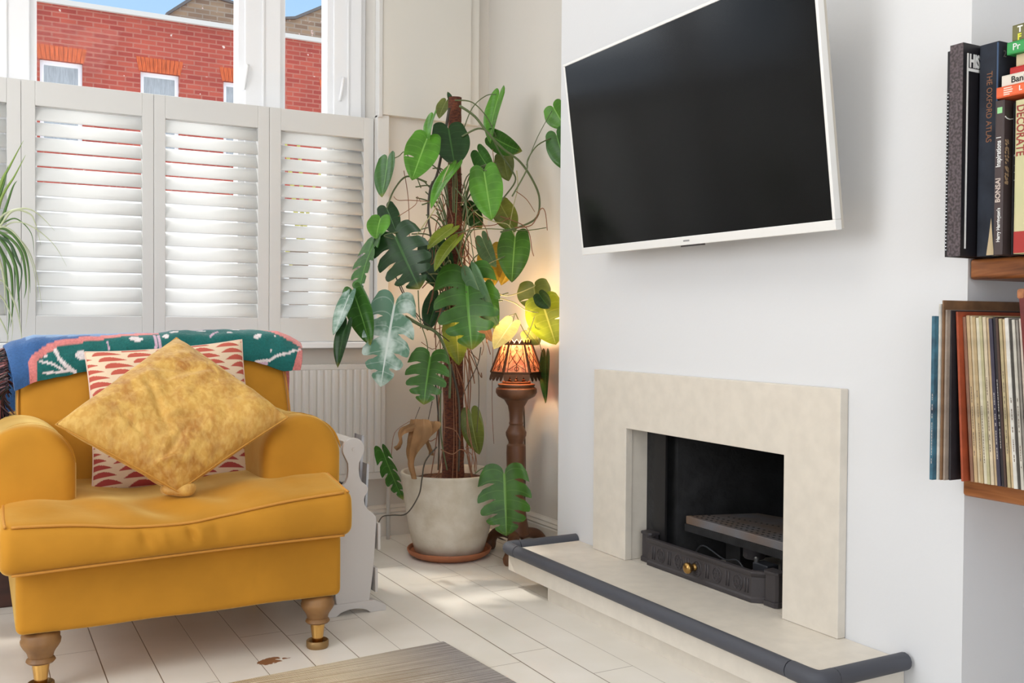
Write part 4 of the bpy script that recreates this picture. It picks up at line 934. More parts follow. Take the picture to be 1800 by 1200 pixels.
VINES=[
([(1.443, 3.02, 1.552), (1.501, 3.02, 1.522), (1.552, 3.02, 1.469), (1.612, 3.02, 1.422), (1.68, 3.02, 1.382), (1.734, 3.02, 1.316), (1.758, 3.02, 1.258), (1.747, 3.02, 1.193), (1.682, 3.02, 1.157), (1.603, 3.02, 1.134)],0.0045,'vinegreen'),
([(1.454, 3.08, 1.584), (1.52, 3.08, 1.584), (1.576, 3.08, 1.54), (1.615, 3.08, 1.475)],0.0025,'vinegreen'),
([(1.491, 3.1, 1.476), (1.53, 3.1, 1.569), (1.585, 3.1, 1.619), (1.624, 3.1, 1.627)],0.0020,'vinegreen'),
([(1.467, 3.05, 1.456), (1.528, 3.05, 1.489), (1.572, 3.05, 1.476), (1.617, 3.05, 1.411), (1.663, 3.05, 1.355), (1.675, 3.05, 1.316), (1.618, 3.05, 1.242), (1.579, 3.05, 1.18)],0.0035,'vinegreen'),
([(1.358, 3.1, 1.298), (1.285, 3.1, 1.312), (1.238, 3.1, 1.261), (1.214, 3.1, 1.2)],0.0035,'vinegreen'),
([(1.346, 3.12, 1.28), (1.293, 3.12, 1.392), (1.262, 3.12, 1.38), (1.225, 3.12, 1.361)],0.0020,'vinegreen'),
([(1.593, 2.92, 1.246), (1.647, 2.92, 1.336), (1.653, 2.92, 1.375), (1.691, 2.92, 1.427), (1.759, 2.92, 1.463)],0.0028,'vinegreen'),
([(1.653, 2.93, 1.357), (1.697, 2.93, 1.458), (1.753, 2.93, 1.552)],0.0015,'vinegreen'),
([(1.638, 2.98, 1.148), (1.705, 2.98, 1.161), (1.739, 2.98, 1.217), (1.758, 2.98, 1.21), (1.768, 2.98, 1.145)],0.0020,'root'),
([(1.637, 2.98, 1.275), (1.682, 2.98, 1.249), (1.716, 2.98, 1.207)],0.0015,'root'),
([(1.592, 3.0, 1.186), (1.694, 3.0, 1.152), (1.718, 3.0, 1.074), (1.725, 3.0, 1.054)],0.0018,'root'),
([(1.379, 3.05, 1.226), (1.279, 3.05, 1.226), (1.234, 3.05, 1.223), (1.218, 3.05, 1.235)],0.0015,'root'),
([(1.235, 3.05, 1.17), (1.296, 3.05, 1.212), (1.302, 3.05, 1.24), (1.316, 3.05, 1.222)],0.0012,'root'),
([(1.295, 3.15, 1.339), (1.312, 3.15, 1.242), (1.317, 3.15, 1.106), (1.323, 3.15, 0.949)],0.0014,'root'),
([(1.442, 3.1, 1.559), (1.401, 3.1, 1.34), (1.373, 3.1, 1.28), (1.365, 3.1, 1.182), (1.381, 3.1, 1.086)],0.0050,'vinedark'),
([(1.203, 3.02, 0.998), (1.244, 3.02, 0.906), (1.305, 3.02, 0.831), (1.357, 3.02, 0.793), (1.41, 3.02, 0.755)],0.0022,'vinedark'),
([(1.223, 3.02, 0.961), (1.26, 3.02, 0.887), (1.301, 3.02, 0.82)],0.0018,'vinedark'),
([(1.24, 3.0, 0.838), (1.297, 3.0, 0.809), (1.359, 3.0, 0.779), (1.401, 3.0, 0.679), (1.402, 3.0, 0.564)],0.0060,'vinegreen'),
([(1.286, 3.0, 0.925), (1.293, 3.0, 0.831), (1.318, 3.0, 0.756), (1.322, 3.0, 0.707)],0.0020,'vinegreen'),
([(1.066, 2.98, 0.865), (1.091, 2.98, 0.873), (1.133, 2.98, 0.866), (1.188, 2.98, 0.871)],0.0022,'vinedark'),
([(1.32, 3.0, 1.133), (1.275, 3.0, 1.121), (1.215, 3.0, 1.113), (1.165, 3.0, 1.099), (1.199, 3.0, 1.09)],0.0020,'vinegreen'),
([(1.42, 3.0, 1.119), (1.527, 3.0, 1.14), (1.683, 3.0, 1.142), (1.775, 3.0, 1.157)],0.0020,'vinegreen'),
([(1.413, 3.03, 1.092), (1.498, 3.03, 1.145), (1.586, 3.03, 1.159), (1.653, 3.03, 1.193)],0.0018,'root'),
([(1.545, 2.99, 0.911), (1.634, 2.99, 0.893), (1.691, 2.99, 0.864), (1.748, 2.99, 0.855)],0.0020,'palestem'),
([(1.554, 3.0, 0.941), (1.617, 3.0, 0.913), (1.719, 3.0, 0.944), (1.73, 3.0, 0.955)],0.0020,'palestem'),
([(1.634, 2.97, 0.85), (1.59, 2.97, 0.834), (1.619, 2.97, 0.818)],0.0016,'palestem'),
([(1.631, 2.96, 0.853), (1.663, 2.96, 0.795), (1.69, 2.96, 0.763)],0.0022,'palestem'),
([(1.629, 2.96, 0.853), (1.618, 2.96, 0.805)],0.0016,'palestem'),
([(1.675, 2.96, 0.763), (1.697, 2.96, 0.815), (1.708, 2.96, 0.844)],0.0018,'palestem'),
([(1.519, 3.0, 0.736), (1.508, 3.0, 0.678), (1.466, 3.0, 0.601), (1.449, 3.0, 0.563)],0.0018,'vinedark'),
([(1.482, 3.0, 0.726), (1.508, 3.0, 0.658), (1.513, 3.0, 0.561), (1.506, 3.0, 0.444)],0.0016,'vinedark'),
([(1.461, 3.0, 0.717), (1.457, 3.0, 0.601), (1.471, 3.0, 0.485), (1.489, 3.0, 0.387), (1.485, 3.0, 0.313)],0.0018,'root'),
([(1.432, 3.02, 0.678), (1.458, 3.02, 0.619), (1.476, 3.02, 0.541), (1.481, 3.02, 0.443), (1.51, 3.02, 0.364), (1.508, 3.02, 0.309)],0.0020,'root'),
([(1.352, 3.02, 0.679), (1.365, 3.02, 0.564), (1.374, 3.02, 0.448), (1.371, 3.02, 0.322)],0.0030,'vinedark'),
([(1.406, 3.0, 0.679), (1.436, 3.0, 0.563), (1.441, 3.0, 0.447), (1.438, 3.0, 0.316)],0.0045,'vinedark'),
([(1.372, 3.0, 0.66), (1.369, 3.0, 0.546), (1.373, 3.0, 0.431), (1.395, 3.0, 0.323)],0.0028,'vinegreen'),
([(1.33, 2.98, 0.558), (1.316, 2.98, 0.497)],0.0015,'vinedark'),
([(1.286, 2.98, 0.541), (1.268, 2.98, 0.499)],0.0012,'vinedark'),
([(1.325, 2.93, 0.413), (1.285, 2.93, 0.369), (1.273, 2.93, 0.314), (1.262, 2.93, 0.26), (1.22, 2.93, 0.204), (1.171, 2.93, 0.203), (1.137, 2.93, 0.201), (1.121, 2.93, 0.177)],0.0025,'vinedark'),
([(1.377, 2.99, 0.47), (1.419, 2.99, 0.457), (1.441, 2.99, 0.419)],0.0016,'root'),
([(1.367, 2.99, 0.395), (1.409, 2.99, 0.377), (1.441, 2.99, 0.391), (1.467, 2.99, 0.37), (1.476, 2.99, 0.319)],0.0018,'root'),
([(1.456, 3.0, 0.388), (1.489, 3.0, 0.367), (1.5, 3.0, 0.308)],0.0016,'root'),
([(1.463, 3.0, 0.396), (1.493, 3.0, 0.386), (1.506, 3.0, 0.343), (1.502, 3.0, 0.304)],0.0016,'root'),
([(1.465, 2.93, 0.316), (1.497, 2.93, 0.333), (1.536, 2.93, 0.323), (1.571, 2.93, 0.301)],0.0022,'vinegreen'),
([(1.29, 2.98, 0.456), (1.321, 2.98, 0.427), (1.344, 2.98, 0.435)],0.0020,'root'),
([(1.194, 3.0, 0.384), (1.206, 3.0, 0.458), (1.258, 3.0, 0.493)],0.0012,'root'),
([(1.761, 2.99, 0.7), (1.744, 2.99, 0.755), (1.725, 2.99, 0.815)],0.0014,'vinegreen'),
([(1.392, 2.99, 1.344), (1.368, 2.99, 1.286), (1.348, 2.99, 1.209), (1.301, 2.99, 1.14), (1.255, 2.99, 1.073), (1.231, 2.99, 0.998)],0.0020,'palestem'),
([(1.443, 2.98, 1.29), (1.456, 2.98, 1.177), (1.469, 2.98, 1.101), (1.485, 2.98, 1.006)],0.0020,'vinegreen'),
([(1.41, 2.98, 1.079), (1.442, 2.98, 1.004), (1.449, 2.98, 0.978)],0.0030,'vinegreen'),
([(1.458, 2.98, 1.186), (1.441, 2.98, 1.233), (1.409, 2.98, 1.269)],0.0025,'vinegreen'),
([(1.499, 3.02, 1.202), (1.526, 3.02, 1.184), (1.581, 3.02, 1.168), (1.632, 3.02, 1.161), (1.66, 3.02, 1.123)],0.0020,'palestem'),
([(1.563, 3.02, 1.245), (1.575, 3.02, 1.344), (1.57, 3.02, 1.418)],0.0016,'root'),
([(1.665, 3.02, 1.351), (1.67, 3.02, 1.292), (1.654, 3.02, 1.231), (1.637, 3.02, 1.151)],0.0016,'palestem'),
([(1.725, 3.3, 0.835), (1.72, 3.3, 0.533), (1.729, 3.3, 0.36)],0.0012,'root'),
]
BLADES=[
([(0.041, 3.3, 1.057), (0.068, 3.3, 1.21), (0.096, 3.3, 1.279), (0.131, 3.3, 1.355)],0.0060,'b'),
([(0.041, 3.28, 1.039), (0.071, 3.28, 1.174), (0.106, 3.28, 1.244), (0.136, 3.28, 1.31)],0.0050,'b'),
([(0.045, 3.27, 1.088), (0.082, 3.27, 1.132), (0.135, 3.27, 1.15), (0.173, 3.27, 1.132), (0.214, 3.27, 1.087)],0.0040,'p'),
([(0.045, 3.26, 1.071), (0.105, 3.26, 1.107), (0.157, 3.26, 1.093), (0.211, 3.26, 1.045), (0.246, 3.26, 0.981)],0.0025,'p'),
([(0.045, 3.25, 1.062), (0.097, 3.25, 1.136), (0.142, 3.25, 1.135), (0.16, 3.25, 1.106), (0.175, 3.25, 1.042)],0.0040,'p'),
([(0.045, 3.25, 1.086), (0.089, 3.25, 1.08), (0.127, 3.25, 1.032), (0.142, 3.25, 0.974), (0.146, 3.25, 0.898)],0.0060,'g'),
([(0.045, 3.24, 1.077), (0.096, 3.24, 1.055), (0.126, 3.24, 1.006), (0.135, 3.24, 0.923), (0.129, 3.24, 0.881)],0.0060,'g'),
([(0.045, 3.24, 1.069), (0.081, 3.24, 1.038), (0.108, 3.24, 0.972), (0.115, 3.24, 0.889), (0.118, 3.24, 0.822)],0.0070,'g'),
([(0.045, 3.24, 1.053), (0.078, 3.24, 1.004), (0.096, 3.24, 0.955), (0.099, 3.24, 0.855), (0.093, 3.24, 0.796)],0.0060,'g'),
([(0.045, 3.23, 1.06), (0.089, 3.23, 1.046), (0.111, 3.23, 0.997), (0.123, 3.23, 0.955), (0.111, 3.23, 0.872)],0.0060,'d'),
([(0.045, 3.23, 1.044), (0.074, 3.23, 1.004), (0.084, 3.23, 0.921), (0.09, 3.23, 0.838), (0.086, 3.23, 0.772)],0.0050,'g'),
([(0.045, 3.23, 1.077), (0.084, 3.23, 1.087), (0.123, 3.23, 1.047), (0.153, 3.23, 0.973), (0.165, 3.23, 0.873)],0.0030,'p'),
([(0.044, 3.22, 1.035), (0.066, 3.22, 0.986), (0.078, 3.22, 0.921), (0.078, 3.22, 0.83)],0.0050,'p'),
([(0.045, 3.27, 1.071), (0.1, 3.27, 1.071), (0.143, 3.27, 1.025), (0.167, 3.27, 0.941), (0.179, 3.27, 0.848)],0.0025,'p'),
([(0.044, 3.23, 0.953), (0.081, 3.23, 0.921), (0.11, 3.23, 0.847), (0.122, 3.23, 0.772), (0.119, 3.23, 0.755)],0.0030,'p'),
([(0.044, 3.22, 0.92), (0.078, 3.22, 0.871), (0.098, 3.22, 0.813), (0.095, 3.22, 0.755)],0.0030,'p'),
([(0.044, 3.22, 0.854), (0.066, 3.22, 0.821), (0.086, 3.22, 0.772), (0.08, 3.22, 0.747)],0.0030,'p'),
([(0.041, 3.3, 1.04), (0.061, 3.3, 1.159), (0.08, 3.3, 1.227), (0.09, 3.3, 1.279)],0.0050,'g'),
([(0.041, 3.31, 1.041), (0.076, 3.31, 1.127), (0.102, 3.31, 1.213), (0.114, 3.31, 1.235)],0.0050,'g'),
([(0.045, 3.26, 1.079), (0.079, 3.26, 1.064), (0.1, 3.26, 1.023), (0.106, 3.26, 0.922), (0.102, 3.26, 0.855)],0.0040,'d'),
([(0.045, 3.28, 1.08), (0.095, 3.28, 1.078), (0.137, 3.28, 1.0), (0.143, 3.28, 0.89), (0.135, 3.28, 0.796)],0.0030,'p'),
([(0.046, 3.29, 1.081), (0.08, 3.29, 1.108), (0.113, 3.29, 1.119), (0.151, 3.29, 1.078), (0.159, 3.29, 1.01)],0.0030,'g'),
]
PIL1= [(0.257, 2.86, 0.734), (0.672, 2.86, 0.769), (0.69, 2.7, 0.369), (0.257, 2.7, 0.372)]
PIL2= [(0.485, 2.8, 0.772), (0.751, 2.64, 0.555), (0.42, 2.5, 0.379), (0.177, 2.64, 0.561)]
# ================================================================== MONSTERA
mo = thing('potted_monstera', 'tall monstera on a moss pole in a pale stone pot in the room corner', 'plant', (1.467, 3.133, 0.02))
PC = (1.467, 3.133)
potp = [(0.118, 0.020), (0.122, 0.022), (0.136, 0.07), (0.147, 0.12), (0.156, 0.18), (0.164, 0.24), (0.170, 0.285), (0.173, 0.291), (0.171, 0.297), (0.163, 0.297), (0.158, 0.290), (0.150, 0.262), (0.0, 0.262)]
M_pot = mat('weathered_stone_pot', (222, 213, 198), 0.75, rgb2=(204, 192, 172), nscale=14, detail=8, bump=0.12, bscale=70)
MB().lathe(potp[:-1], 64, (PC[0], PC[1], 0), cap=True).obj('pot', M_pot, mo, smooth=True, auto=50)
soil = MB(); sv = []
for r in range(9):
    for k in range(32):
        a = 2*pi*k/32; R = 0.151*r/8; sv.append((PC[0]+R*cos(a), PC[1]+R*sin(a), 0.268+0.006*noise.noise(Vector((R*cos(a)*40, R*sin(a)*40, 0)))))
soil.add(sv, [(r*32+k, r*32+(k+1) % 32, (r+1)*32+(k+1) % 32, (r+1)*32+k) for r in range(8) for k in range(32)])
soil.obj('soil', mat('potting_soil', (74, 46, 32), 0.95, rgb2=(110, 72, 48), nscale=60, bump=0.8, bscale=120), mo)
sau = MB().lathe([(0.02, 0.0), (0.118, 0.0), (0.128, 0.004), (0.144, 0.014), (0.149, 0.026), (0.147, 0.030), (0.143, 0.029), (0.137, 0.0195), (0.02, 0.0195)], 56, (PC[0], PC[1], 0), cap=True).obj('plant_saucer', mat('terracotta', (170, 104, 68), 0.6, noise_amt=0.12, nscale=10), None, smooth=True, auto=50)
tag(sau, 'round terracotta saucer under the stone plant pot', 'saucer')
# moss pole, fibre wrapped
M_coir = mat('coir', (122, 66, 42), 0.95, rgb2=(78, 42, 30), nscale=70, stretch=(1, 1, 3), bump=0.9, bscale=110)
pts = [(1.478, 3.13, 0.262), (1.478, 3.13, 0.6), (1.477, 3.13, 1.0), (1.477, 3.13, 1.35), (1.477, 3.13, 1.605)]
mp_ = MB().tube(pts, lambda t: 0.040-0.017*min(1, t*1.25), 20, smooth=14)
mp_.v = [(x+0.003*noise.noise(Vector((x*60, y*60, z*30))), y+0.003*noise.noise(Vector((x*60, y*60, z*30+9))), z) for x, y, z in mp_.v]
mp_.obj('moss_pole', M_coir, mo, smooth=True)
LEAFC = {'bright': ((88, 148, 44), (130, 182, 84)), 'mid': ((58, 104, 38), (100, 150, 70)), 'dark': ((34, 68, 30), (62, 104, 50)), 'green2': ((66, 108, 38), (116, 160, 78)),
         'green3': ((64, 110, 38), (104, 158, 68)), 'greygreen': ((104, 138, 100), (140, 166, 124)), 'olive': ((104, 116, 52), (130, 140, 76)), 'yellowgreen': ((150, 168, 62), (190, 196, 104)),
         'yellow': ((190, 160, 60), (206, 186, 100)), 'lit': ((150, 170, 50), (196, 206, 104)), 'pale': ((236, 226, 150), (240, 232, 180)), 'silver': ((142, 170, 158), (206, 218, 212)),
         'rosy': ((150, 116, 92), (170, 130, 100)), 'brown': ((166, 126, 86), (132, 84, 52))}
def leaf_mat(c):
    nm = 'leaf_'+c
    if nm in MATS: return MATS[nm]
    m = bpy.data.materials.new(nm); MATS[nm] = m; m.use_nodes = True; nt = m.node_tree; N = nt.nodes; L = nt.links; b = N['Principled BSDF']; out = N['Material Output']
    uv = N.new('ShaderNodeUVMap'); sp = N.new('ShaderNodeSeparateXYZ'); L.new(uv.outputs[0], sp.inputs[0])
    def mth(op, a, c_=None):
        n = N.new('ShaderNodeMath'); n.operation = op
        for i, q in enumerate((a, c_)):
            if q is None: continue
            if isinstance(q, (int, float)): n.inputs[i].default_value = q
            else: L.new(q, n.inputs[i])
        return n.outputs[0]
    au = mth('ABSOLUTE', mth('ADD', sp.outputs[0], -0.5))
    mid = mth('LESS_THAN', au, 0.022)
    vv = mth('FRACT', mth('MULTIPLY', sp.outputs[1], 8.0)); vein = mth('LESS_THAN', mth('ABSOLUTE', mth('ADD', vv, -0.5)), 0.045)
    vn = mth('MAXIMUM', mid, mth('MULTIPLY', vein, 0.25))
    tc = N.new('ShaderNodeTexCoord'); nz = N.new('ShaderNodeTexNoise'); nz.inputs['Scale'].default_value = 16; nz.inputs['Detail'].default_value = 3; L.new(tc.outputs['Object'], nz.inputs['Vector'])
    a, v = LEAFC[c]; rp = N.new('ShaderNodeValToRGB'); L.new(nz.outputs['Fac'], rp.inputs[0])
    rp.color_ramp.elements[0].position = 0.35; rp.color_ramp.elements[0].color = lin(tuple(int(q*0.86) for q in a)); rp.color_ramp.elements[1].position = 0.65; rp.color_ramp.elements[1].color = lin(tuple(min(255, int(q*1.06)) for q in a))
    if c == 'silver':
        rp.color_ramp.elements[0].color = lin((88, 128, 104)); rp.color_ramp.elements[0].position = 0.47; rp.color_ramp.elements[1].color = lin((188, 206, 198)); rp.color_ramp.elements[1].position = 0.64
    mx = N.new('ShaderNodeMix'); mx.data_type = 'RGBA'; L.new(vn, mx.inputs[0]); L.new(rp.outputs[0], mx.inputs[6]); mx.inputs[7].default_value = lin(v)
    # yellowing leaf tips
    tip = N.new('ShaderNodeMapRange'); L.new(sp.outputs[1], tip.inputs[0]); tip.inputs[1].default_value = 0.86; tip.inputs[2].default_value = 1.04
    m2 = N.new('ShaderNodeMix'); m2.data_type = 'RGBA'; L.new(mth('MULTIPLY', tip.outputs[0], 0.6 if c in ('green3', 'dark', 'mid') else 0.1), m2.inputs[0]); L.new(mx.outputs[2], m2.inputs[6]); m2.inputs[7].default_value = lin((176, 160, 70))
    L.new(m2.outputs[2], b.inputs['Base Color']); b.inputs['Roughness'].default_value = 0.34 if c != 'brown' else 0.8; b.inputs['Specular IOR Level'].default_value = 0.4
    bp = N.new('ShaderNodeBump'); bp.inputs['Strength'].default_value = 0.5; bp.inputs['Distance'].default_value = 0.004; L.new(vn, bp.inputs['Height']); bp.invert = True; L.new(bp.outputs[0], b.inputs['Normal'])
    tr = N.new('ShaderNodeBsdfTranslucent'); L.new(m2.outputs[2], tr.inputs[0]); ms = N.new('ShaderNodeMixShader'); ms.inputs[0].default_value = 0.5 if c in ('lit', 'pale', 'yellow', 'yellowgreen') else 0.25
    L.new(b.outputs[0], ms.inputs[1]); L.new(tr.outputs[0], ms.inputs[2]); L.new(ms.outputs[0], out.inputs[0])
    return m
def leaf(B, T, nrm, W, kind, col, seed):
    rl = random.Random(seed); B, T = Vector(B), Vector(T); A = T-B; Ln = A.length; A.normalize(); nv_ = Vector(nrm); nv_ = (nv_-A*nv_.dot(A)).normalized(); Sd = A.cross(nv_).normalized()
    vs = []; uv = []; fs = []; key = {}
    H = W/2; curl = rl.uniform(0.10, 0.3); droop = rl.uniform(-0.05, 0.12)
    def wprof(t):
        # half width along the midrib
        if t < 0.25: return H*(0.86+0.14*sin(t/0.25*pi/2))
        u = min(1, (t-0.25)/0.75); return H*max(0.0, 1-u**1.9)**0.85
    def place(t, s):
        w = wprof(t); x = s*w
        back = -0.19*Ln*sqrt(max(0, 1-(2*abs(s)-1)**2))*max(0, 1-t*1.6)        # heart lobes reach back past the stalk
        fwd = (0.26 if kind == 'S' else 0.10)*Ln*abs(s)*min(1, t*2.0)*(1-t)              # side veins sweep forward
        y = t*Ln+back+fwd
        zc = curl*abs(x)*(0.9)-droop*Ln*(2*t-1)**2*0.6-0.03*Ln
        zc += 0.012*Ln*sin(s*7+t*5)*abs(s)
        return B+A*y+Sd*x+nv_*(zc)
    def vert(t, s, tag_=0):
        k_ = (round(t, 5), round(s, 4), tag_ if abs(s) > 0.34 else 0)
        if k_ in key: return key[k_]
        key[k_] = len(vs); vs.append(place(t, s)); uv.append((0.5+s/2, t)); return key[k_]
    nl = 5 if kind == 'S' else (4 if kind == 'P' else 1)
    ns = 14; nr = 6 if nl > 1 else 26
    for side in (-1, 1):
        off = 0.0 if side < 0 else 0.04
        edges = [0.0]+[min(1, (i+1)/nl*0.94+off*(0 < i+1 < nl)+(0.06 if i+1 == nl else 0)) for i in range(nl)]
        gaps = [0.0]+[(0.017 if kind == 'S' else (0.018 if rl.random() < 0.4 else 0)) for i in range(nl-1)]+[0.0]
        if kind == 'P' and nl > 1: gaps[1] = gaps[-2] = 0
        for li in range(nl):
            t0, t1 = edges[li], edges[li+1]; g0, g1 = gaps[li], gaps[li+1]
            for r in range(nr):
                for c_ in range(ns):
                    q = []
                    for (rr, cc) in ((r, c_), (r, c_+1), (r+1, c_+1), (r+1, c_)):
                        s = cc/ns; f = max(0, (s-0.36)/0.64)
                        if kind == 'S': sh = min(1, f*2.6)*(0.75+0.25*f)*1.35
                        else: sh = max(0, sin(pi*min(1, f*1.0)))*0.9
                        a = t0+g0*sh; b_ = t1-g1*sh; t = a+(b_-a)*rr/nr
                        e = abs(2*rr/nr-1)
                        sm = s*(1-0.20*e**4*(1 if kind == 'S' and g0+g1 > 0 else 0)*f)
                        tg = (side, li) if (kind == 'S' and (g0 > 0 or g1 > 0)) or nl > 1 else (side, 0)
                        q.append(vert(t, side*sm, tg))
                    q2 = []
                    for i_ in q:
                        if i_ not in q2: q2.append(i_)
                    if len(q2) > 2: fs.append(tuple(q2))
    mb = MB(); mb.add(vs, fs); return mb.obj('leaf', leaf_mat(col), mo, smooth=True, uv=uv)
def dead_leaf(B, T, nrm, W, seed):
    rl = random.Random(seed); B, T = Vector(B), Vector(T); A = T-B; Ln = A.length; A.normalize(); nv_ = Vector(nrm).normalized(); Sd = A.cross(nv_).normalized()
    vs = []; fs = []; n, m_ = 20, 12
    for j in range(n+1):
        t = j/n; w = W*(0.55+0.6*sin(pi*min(1, t*1.3+0.1))*(1-0.5*t)); tw = 1.2*t*rl.choice((1, 1))
        for i in range(m_+1):
            s = i/m_*2-1; a = s*1.1+tw; r = w*0.5
            p = B+A*(t*Ln)+Sd*(r*sin(a)+0.012*sin(t*7+seed))+nv_*(r*cos(a)*0.7+0.008*sin(s*9+t*6))
            vs.append(p)
    fs = [(j*(m_+1)+i, (j+1)*(m_+1)+i, (j+1)*(m_+1)+i+1, j*(m_+1)+i+1) for j in range(n) for i in range(m_)]
    mb = MB(); mb.add(vs, fs); o = mb.obj('leaf', leaf_mat('brown'), mo, smooth=True, uv=[(0.3, 0.3)]*len(vs)); o['label'] = 'dried brown leaf'; return o
for i, (B, T, nr_, W, k, c) in enumerate(LEAVES):
    if k == 'B': o = dead_leaf(B, T, nr_, W, i)
    else:
        o = leaf(B, T, nr_, W, k, c, i)
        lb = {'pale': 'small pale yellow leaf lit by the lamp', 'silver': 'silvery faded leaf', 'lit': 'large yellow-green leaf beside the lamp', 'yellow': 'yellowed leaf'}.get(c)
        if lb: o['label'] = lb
VM = {'vinegreen': mat('stem_green', (92, 104, 66), 0.5), 'vinedark': mat('stem_dark', (66, 58, 46), 0.6), 'root': mat('aerial_root', (140, 96, 70), 0.8), 'palestem': mat('stem_pale', (176, 172, 120), 0.5)}
for pts, r, c in VINES:
    MB().tube(pts, lambda t, r=r: r*(1-0.25*t), 7, smooth=5).obj('stem' if c != 'root' else 'aerial_root', VM[c], mo, smooth=True)
# tangle of aerial roots around the pole and petioles to the leaves
rt = random.Random(11)
tg_ = MB()
for k in range(60):
    z0 = rt.uniform(0.75, 1.35); a = rt.uniform(0, 2*pi); p = Vector((1.478, 3.13, z0)); pts = [p+Vector((0.025*cos(a), 0.025*sin(a), 0))]
    for s in range(4):
        a += rt.uniform(-0.7, 0.7); R = rt.uniform(0.03, 0.065)*(s+1)*0.62
        pts.append(p+Vector((min(R*cos(a), 0.20), R*sin(a)*0.8, -0.055*s+rt.uniform(-.04, .05))))
    tg_.tube(pts, rt.uniform(0.0012, 0.0022), 5, smooth=4)
for k in range(9):
    a = rt.uniform(0, 2*pi); R = rt.uniform(0.04, 0.06); zt = rt.uniform(0.6, 1.0)
    tg_.tube([(1.478+R*cos(a), 3.13+R*sin(a), zt), (1.478+R*1.2*cos(a+.3), 3.13+R*1.2*sin(a+.3), zt*0.8), (1.478+R*1.0*cos(a+.5), 3.13+R*sin(a+.5), zt*0.5), (1.478+R*1.5*cos(a+.4), 3.13+R*1.5*sin(a+.4), 0.268)], 0.002, 5, smooth=5)
o = tg_.obj('root_tangle', VM['root'], mo, smooth=True); o['kind'] = 'stuff'
tg2 = MB()
for k in range(60):
    z0 = rt.uniform(0.85, 1.35); a = rt.uniform(0, 2*pi); R = rt.uniform(0.08, 0.19)
    p0 = Vector((1.478+0.025*cos(a), 3.12+0.02*sin(a), z0-0.12)); p1 = Vector((1.478+R*0.5*cos(a), 3.10+R*0.4*sin(a), z0)); p2 = Vector((1.478+min(R, .2)*cos(a), 3.08+R*0.6*sin(a), z0+rt.uniform(-.02, .07)))
    tg2.tube([p0, p1, p2], 0.0024, 5, smooth=6)
tg2.obj('petioles', VM['vinegreen'], mo, smooth=True)['kind'] = 'stuff'

# ================================================================== LAMP
M_wal = mat('carved_walnut', (122, 80, 52), 0.45, rgb2=(84, 52, 34), nscale=10, stretch=(1, 1, 0.2), detail=6, bump=0.1)
LX, LY = 1.688, 3.052
st = thing('lamp_stand', 'turned dark wood pillar stand on carved feet beside the hearth, under the pierced lamp', 'stand', (LX, LY, 0))
prof = [(0.047, 0.066), (0.052, 0.072), (0.048, 0.085), (0.038, 0.14), (0.032, 0.18), (0.036, 0.187), (0.036, 0.192), (0.030, 0.20), (0.033, 0.30), (0.034, 0.36), (0.033, 0.385), (0.027, 0.392), (0.027, 0.398), (0.036, 0.42), (0.037, 0.432), (0.029, 0.447), (0.024, 0.458), (0.026, 0.464), (0.0235, 0.47), (0.025, 0.50), (0.030, 0.525), (0.043, 0.547), (0.046, 0.549), (0.050, 0.551), (0.066, 0.560), (0.0735, 0.573), (0.0725, 0.587), (0.063, 0.594), (0.066, 0.598), (0.066, 0.603), (0.050, 0.606), (0.052, 0.610), (0.050, 0.613), (0.0, 0.613)]
MB().lathe(prof[:-1], 40, (LX, LY, 0)).obj('column', M_wal, st, smooth=True, auto=35)
for k in range(3):
    a = radians(236+120*k)
    d = Vector((cos(a), sin(a))); m = MB(); pth = [(0.02, 0.066), (0.05, 0.070), (0.085, 0.062), (0.105, 0.040), (0.118, 0.018), (0.130, 0.013)]
    if k == 0: pth = [(r*1.5, z) for r, z in pth]
    vs = []; secs = []
    cen = [(LX+d.x*r, LY+d.y*r, z) for r, z in pth]
    m.tube(cen, lambda t: 0.020*(1-0.25*t)+0.011*exp(-((t-0.8)/0.16)**2), 14, smooth=5)
    m.obj('foot', M_wal, st, smooth=True)
lp = thing('table_lamp', 'glowing pierced metal lamp with an orange panelled shade on the wooden pillar stand', 'lamp', (LX, LY, 0.614))
M_br = mat('dark_bronze', (92, 62, 44), 0.45, metal=0.7)
M_glass = mat('amber_glass', (206, 122, 92), 0.4, trans=0.13, rgb2=(232, 172, 128), nscale=70, detail=2, bump=0.3, bscale=160)
MB().lathe([(0.034, 0.614), (0.036, 0.618), (0.030, 0.622), (0.032, 0.626), (0.012, 0.630), (0.008, 0.64), (0.008, 0.665), (0.0125, 0.67), (0.0125, 0.69)], 20, (LX, LY, 0)).obj('base', M_br, lp, smooth=True, auto=40)
lb_ = MB()
for k in range(10):
    a = 2*pi*k/10; lb_.lathe([(0.0015, 0.622), (0.005, 0.626), (0.0055, 0.63), (0.003, 0.634)], 8, (LX+0.031*cos(a), LY+0.031*sin(a), 0))
lb_.obj('beading', M_br, lp, smooth=True)
MB().lathe([(0.004, 0.690), (0.014, 0.700), (0.020, 0.715), (0.018, 0.728), (0.009, 0.736), (0.002, 0.738)], 18, (LX, LY, 0)).obj('bulb', mat('lamp_bulb', (255, 214, 150), 0.4, emit=6.0, emit_rgb=(255, 196, 120)), lp, smooth=True)
ns_ = 6; zb, zt = 0.645, 0.745; Rb, Rt = 0.089, 0.052
A0 = radians(-90-28.7+30)
def sp_(a, t, dr=0.0):
    R = (Rb+(Rt-Rb)*t)+dr; return (LX+R*cos(a), LY+R*sin(a), zb+(zt-zb)*t)
ribs = MB(); gl = MB(); fil = MB()
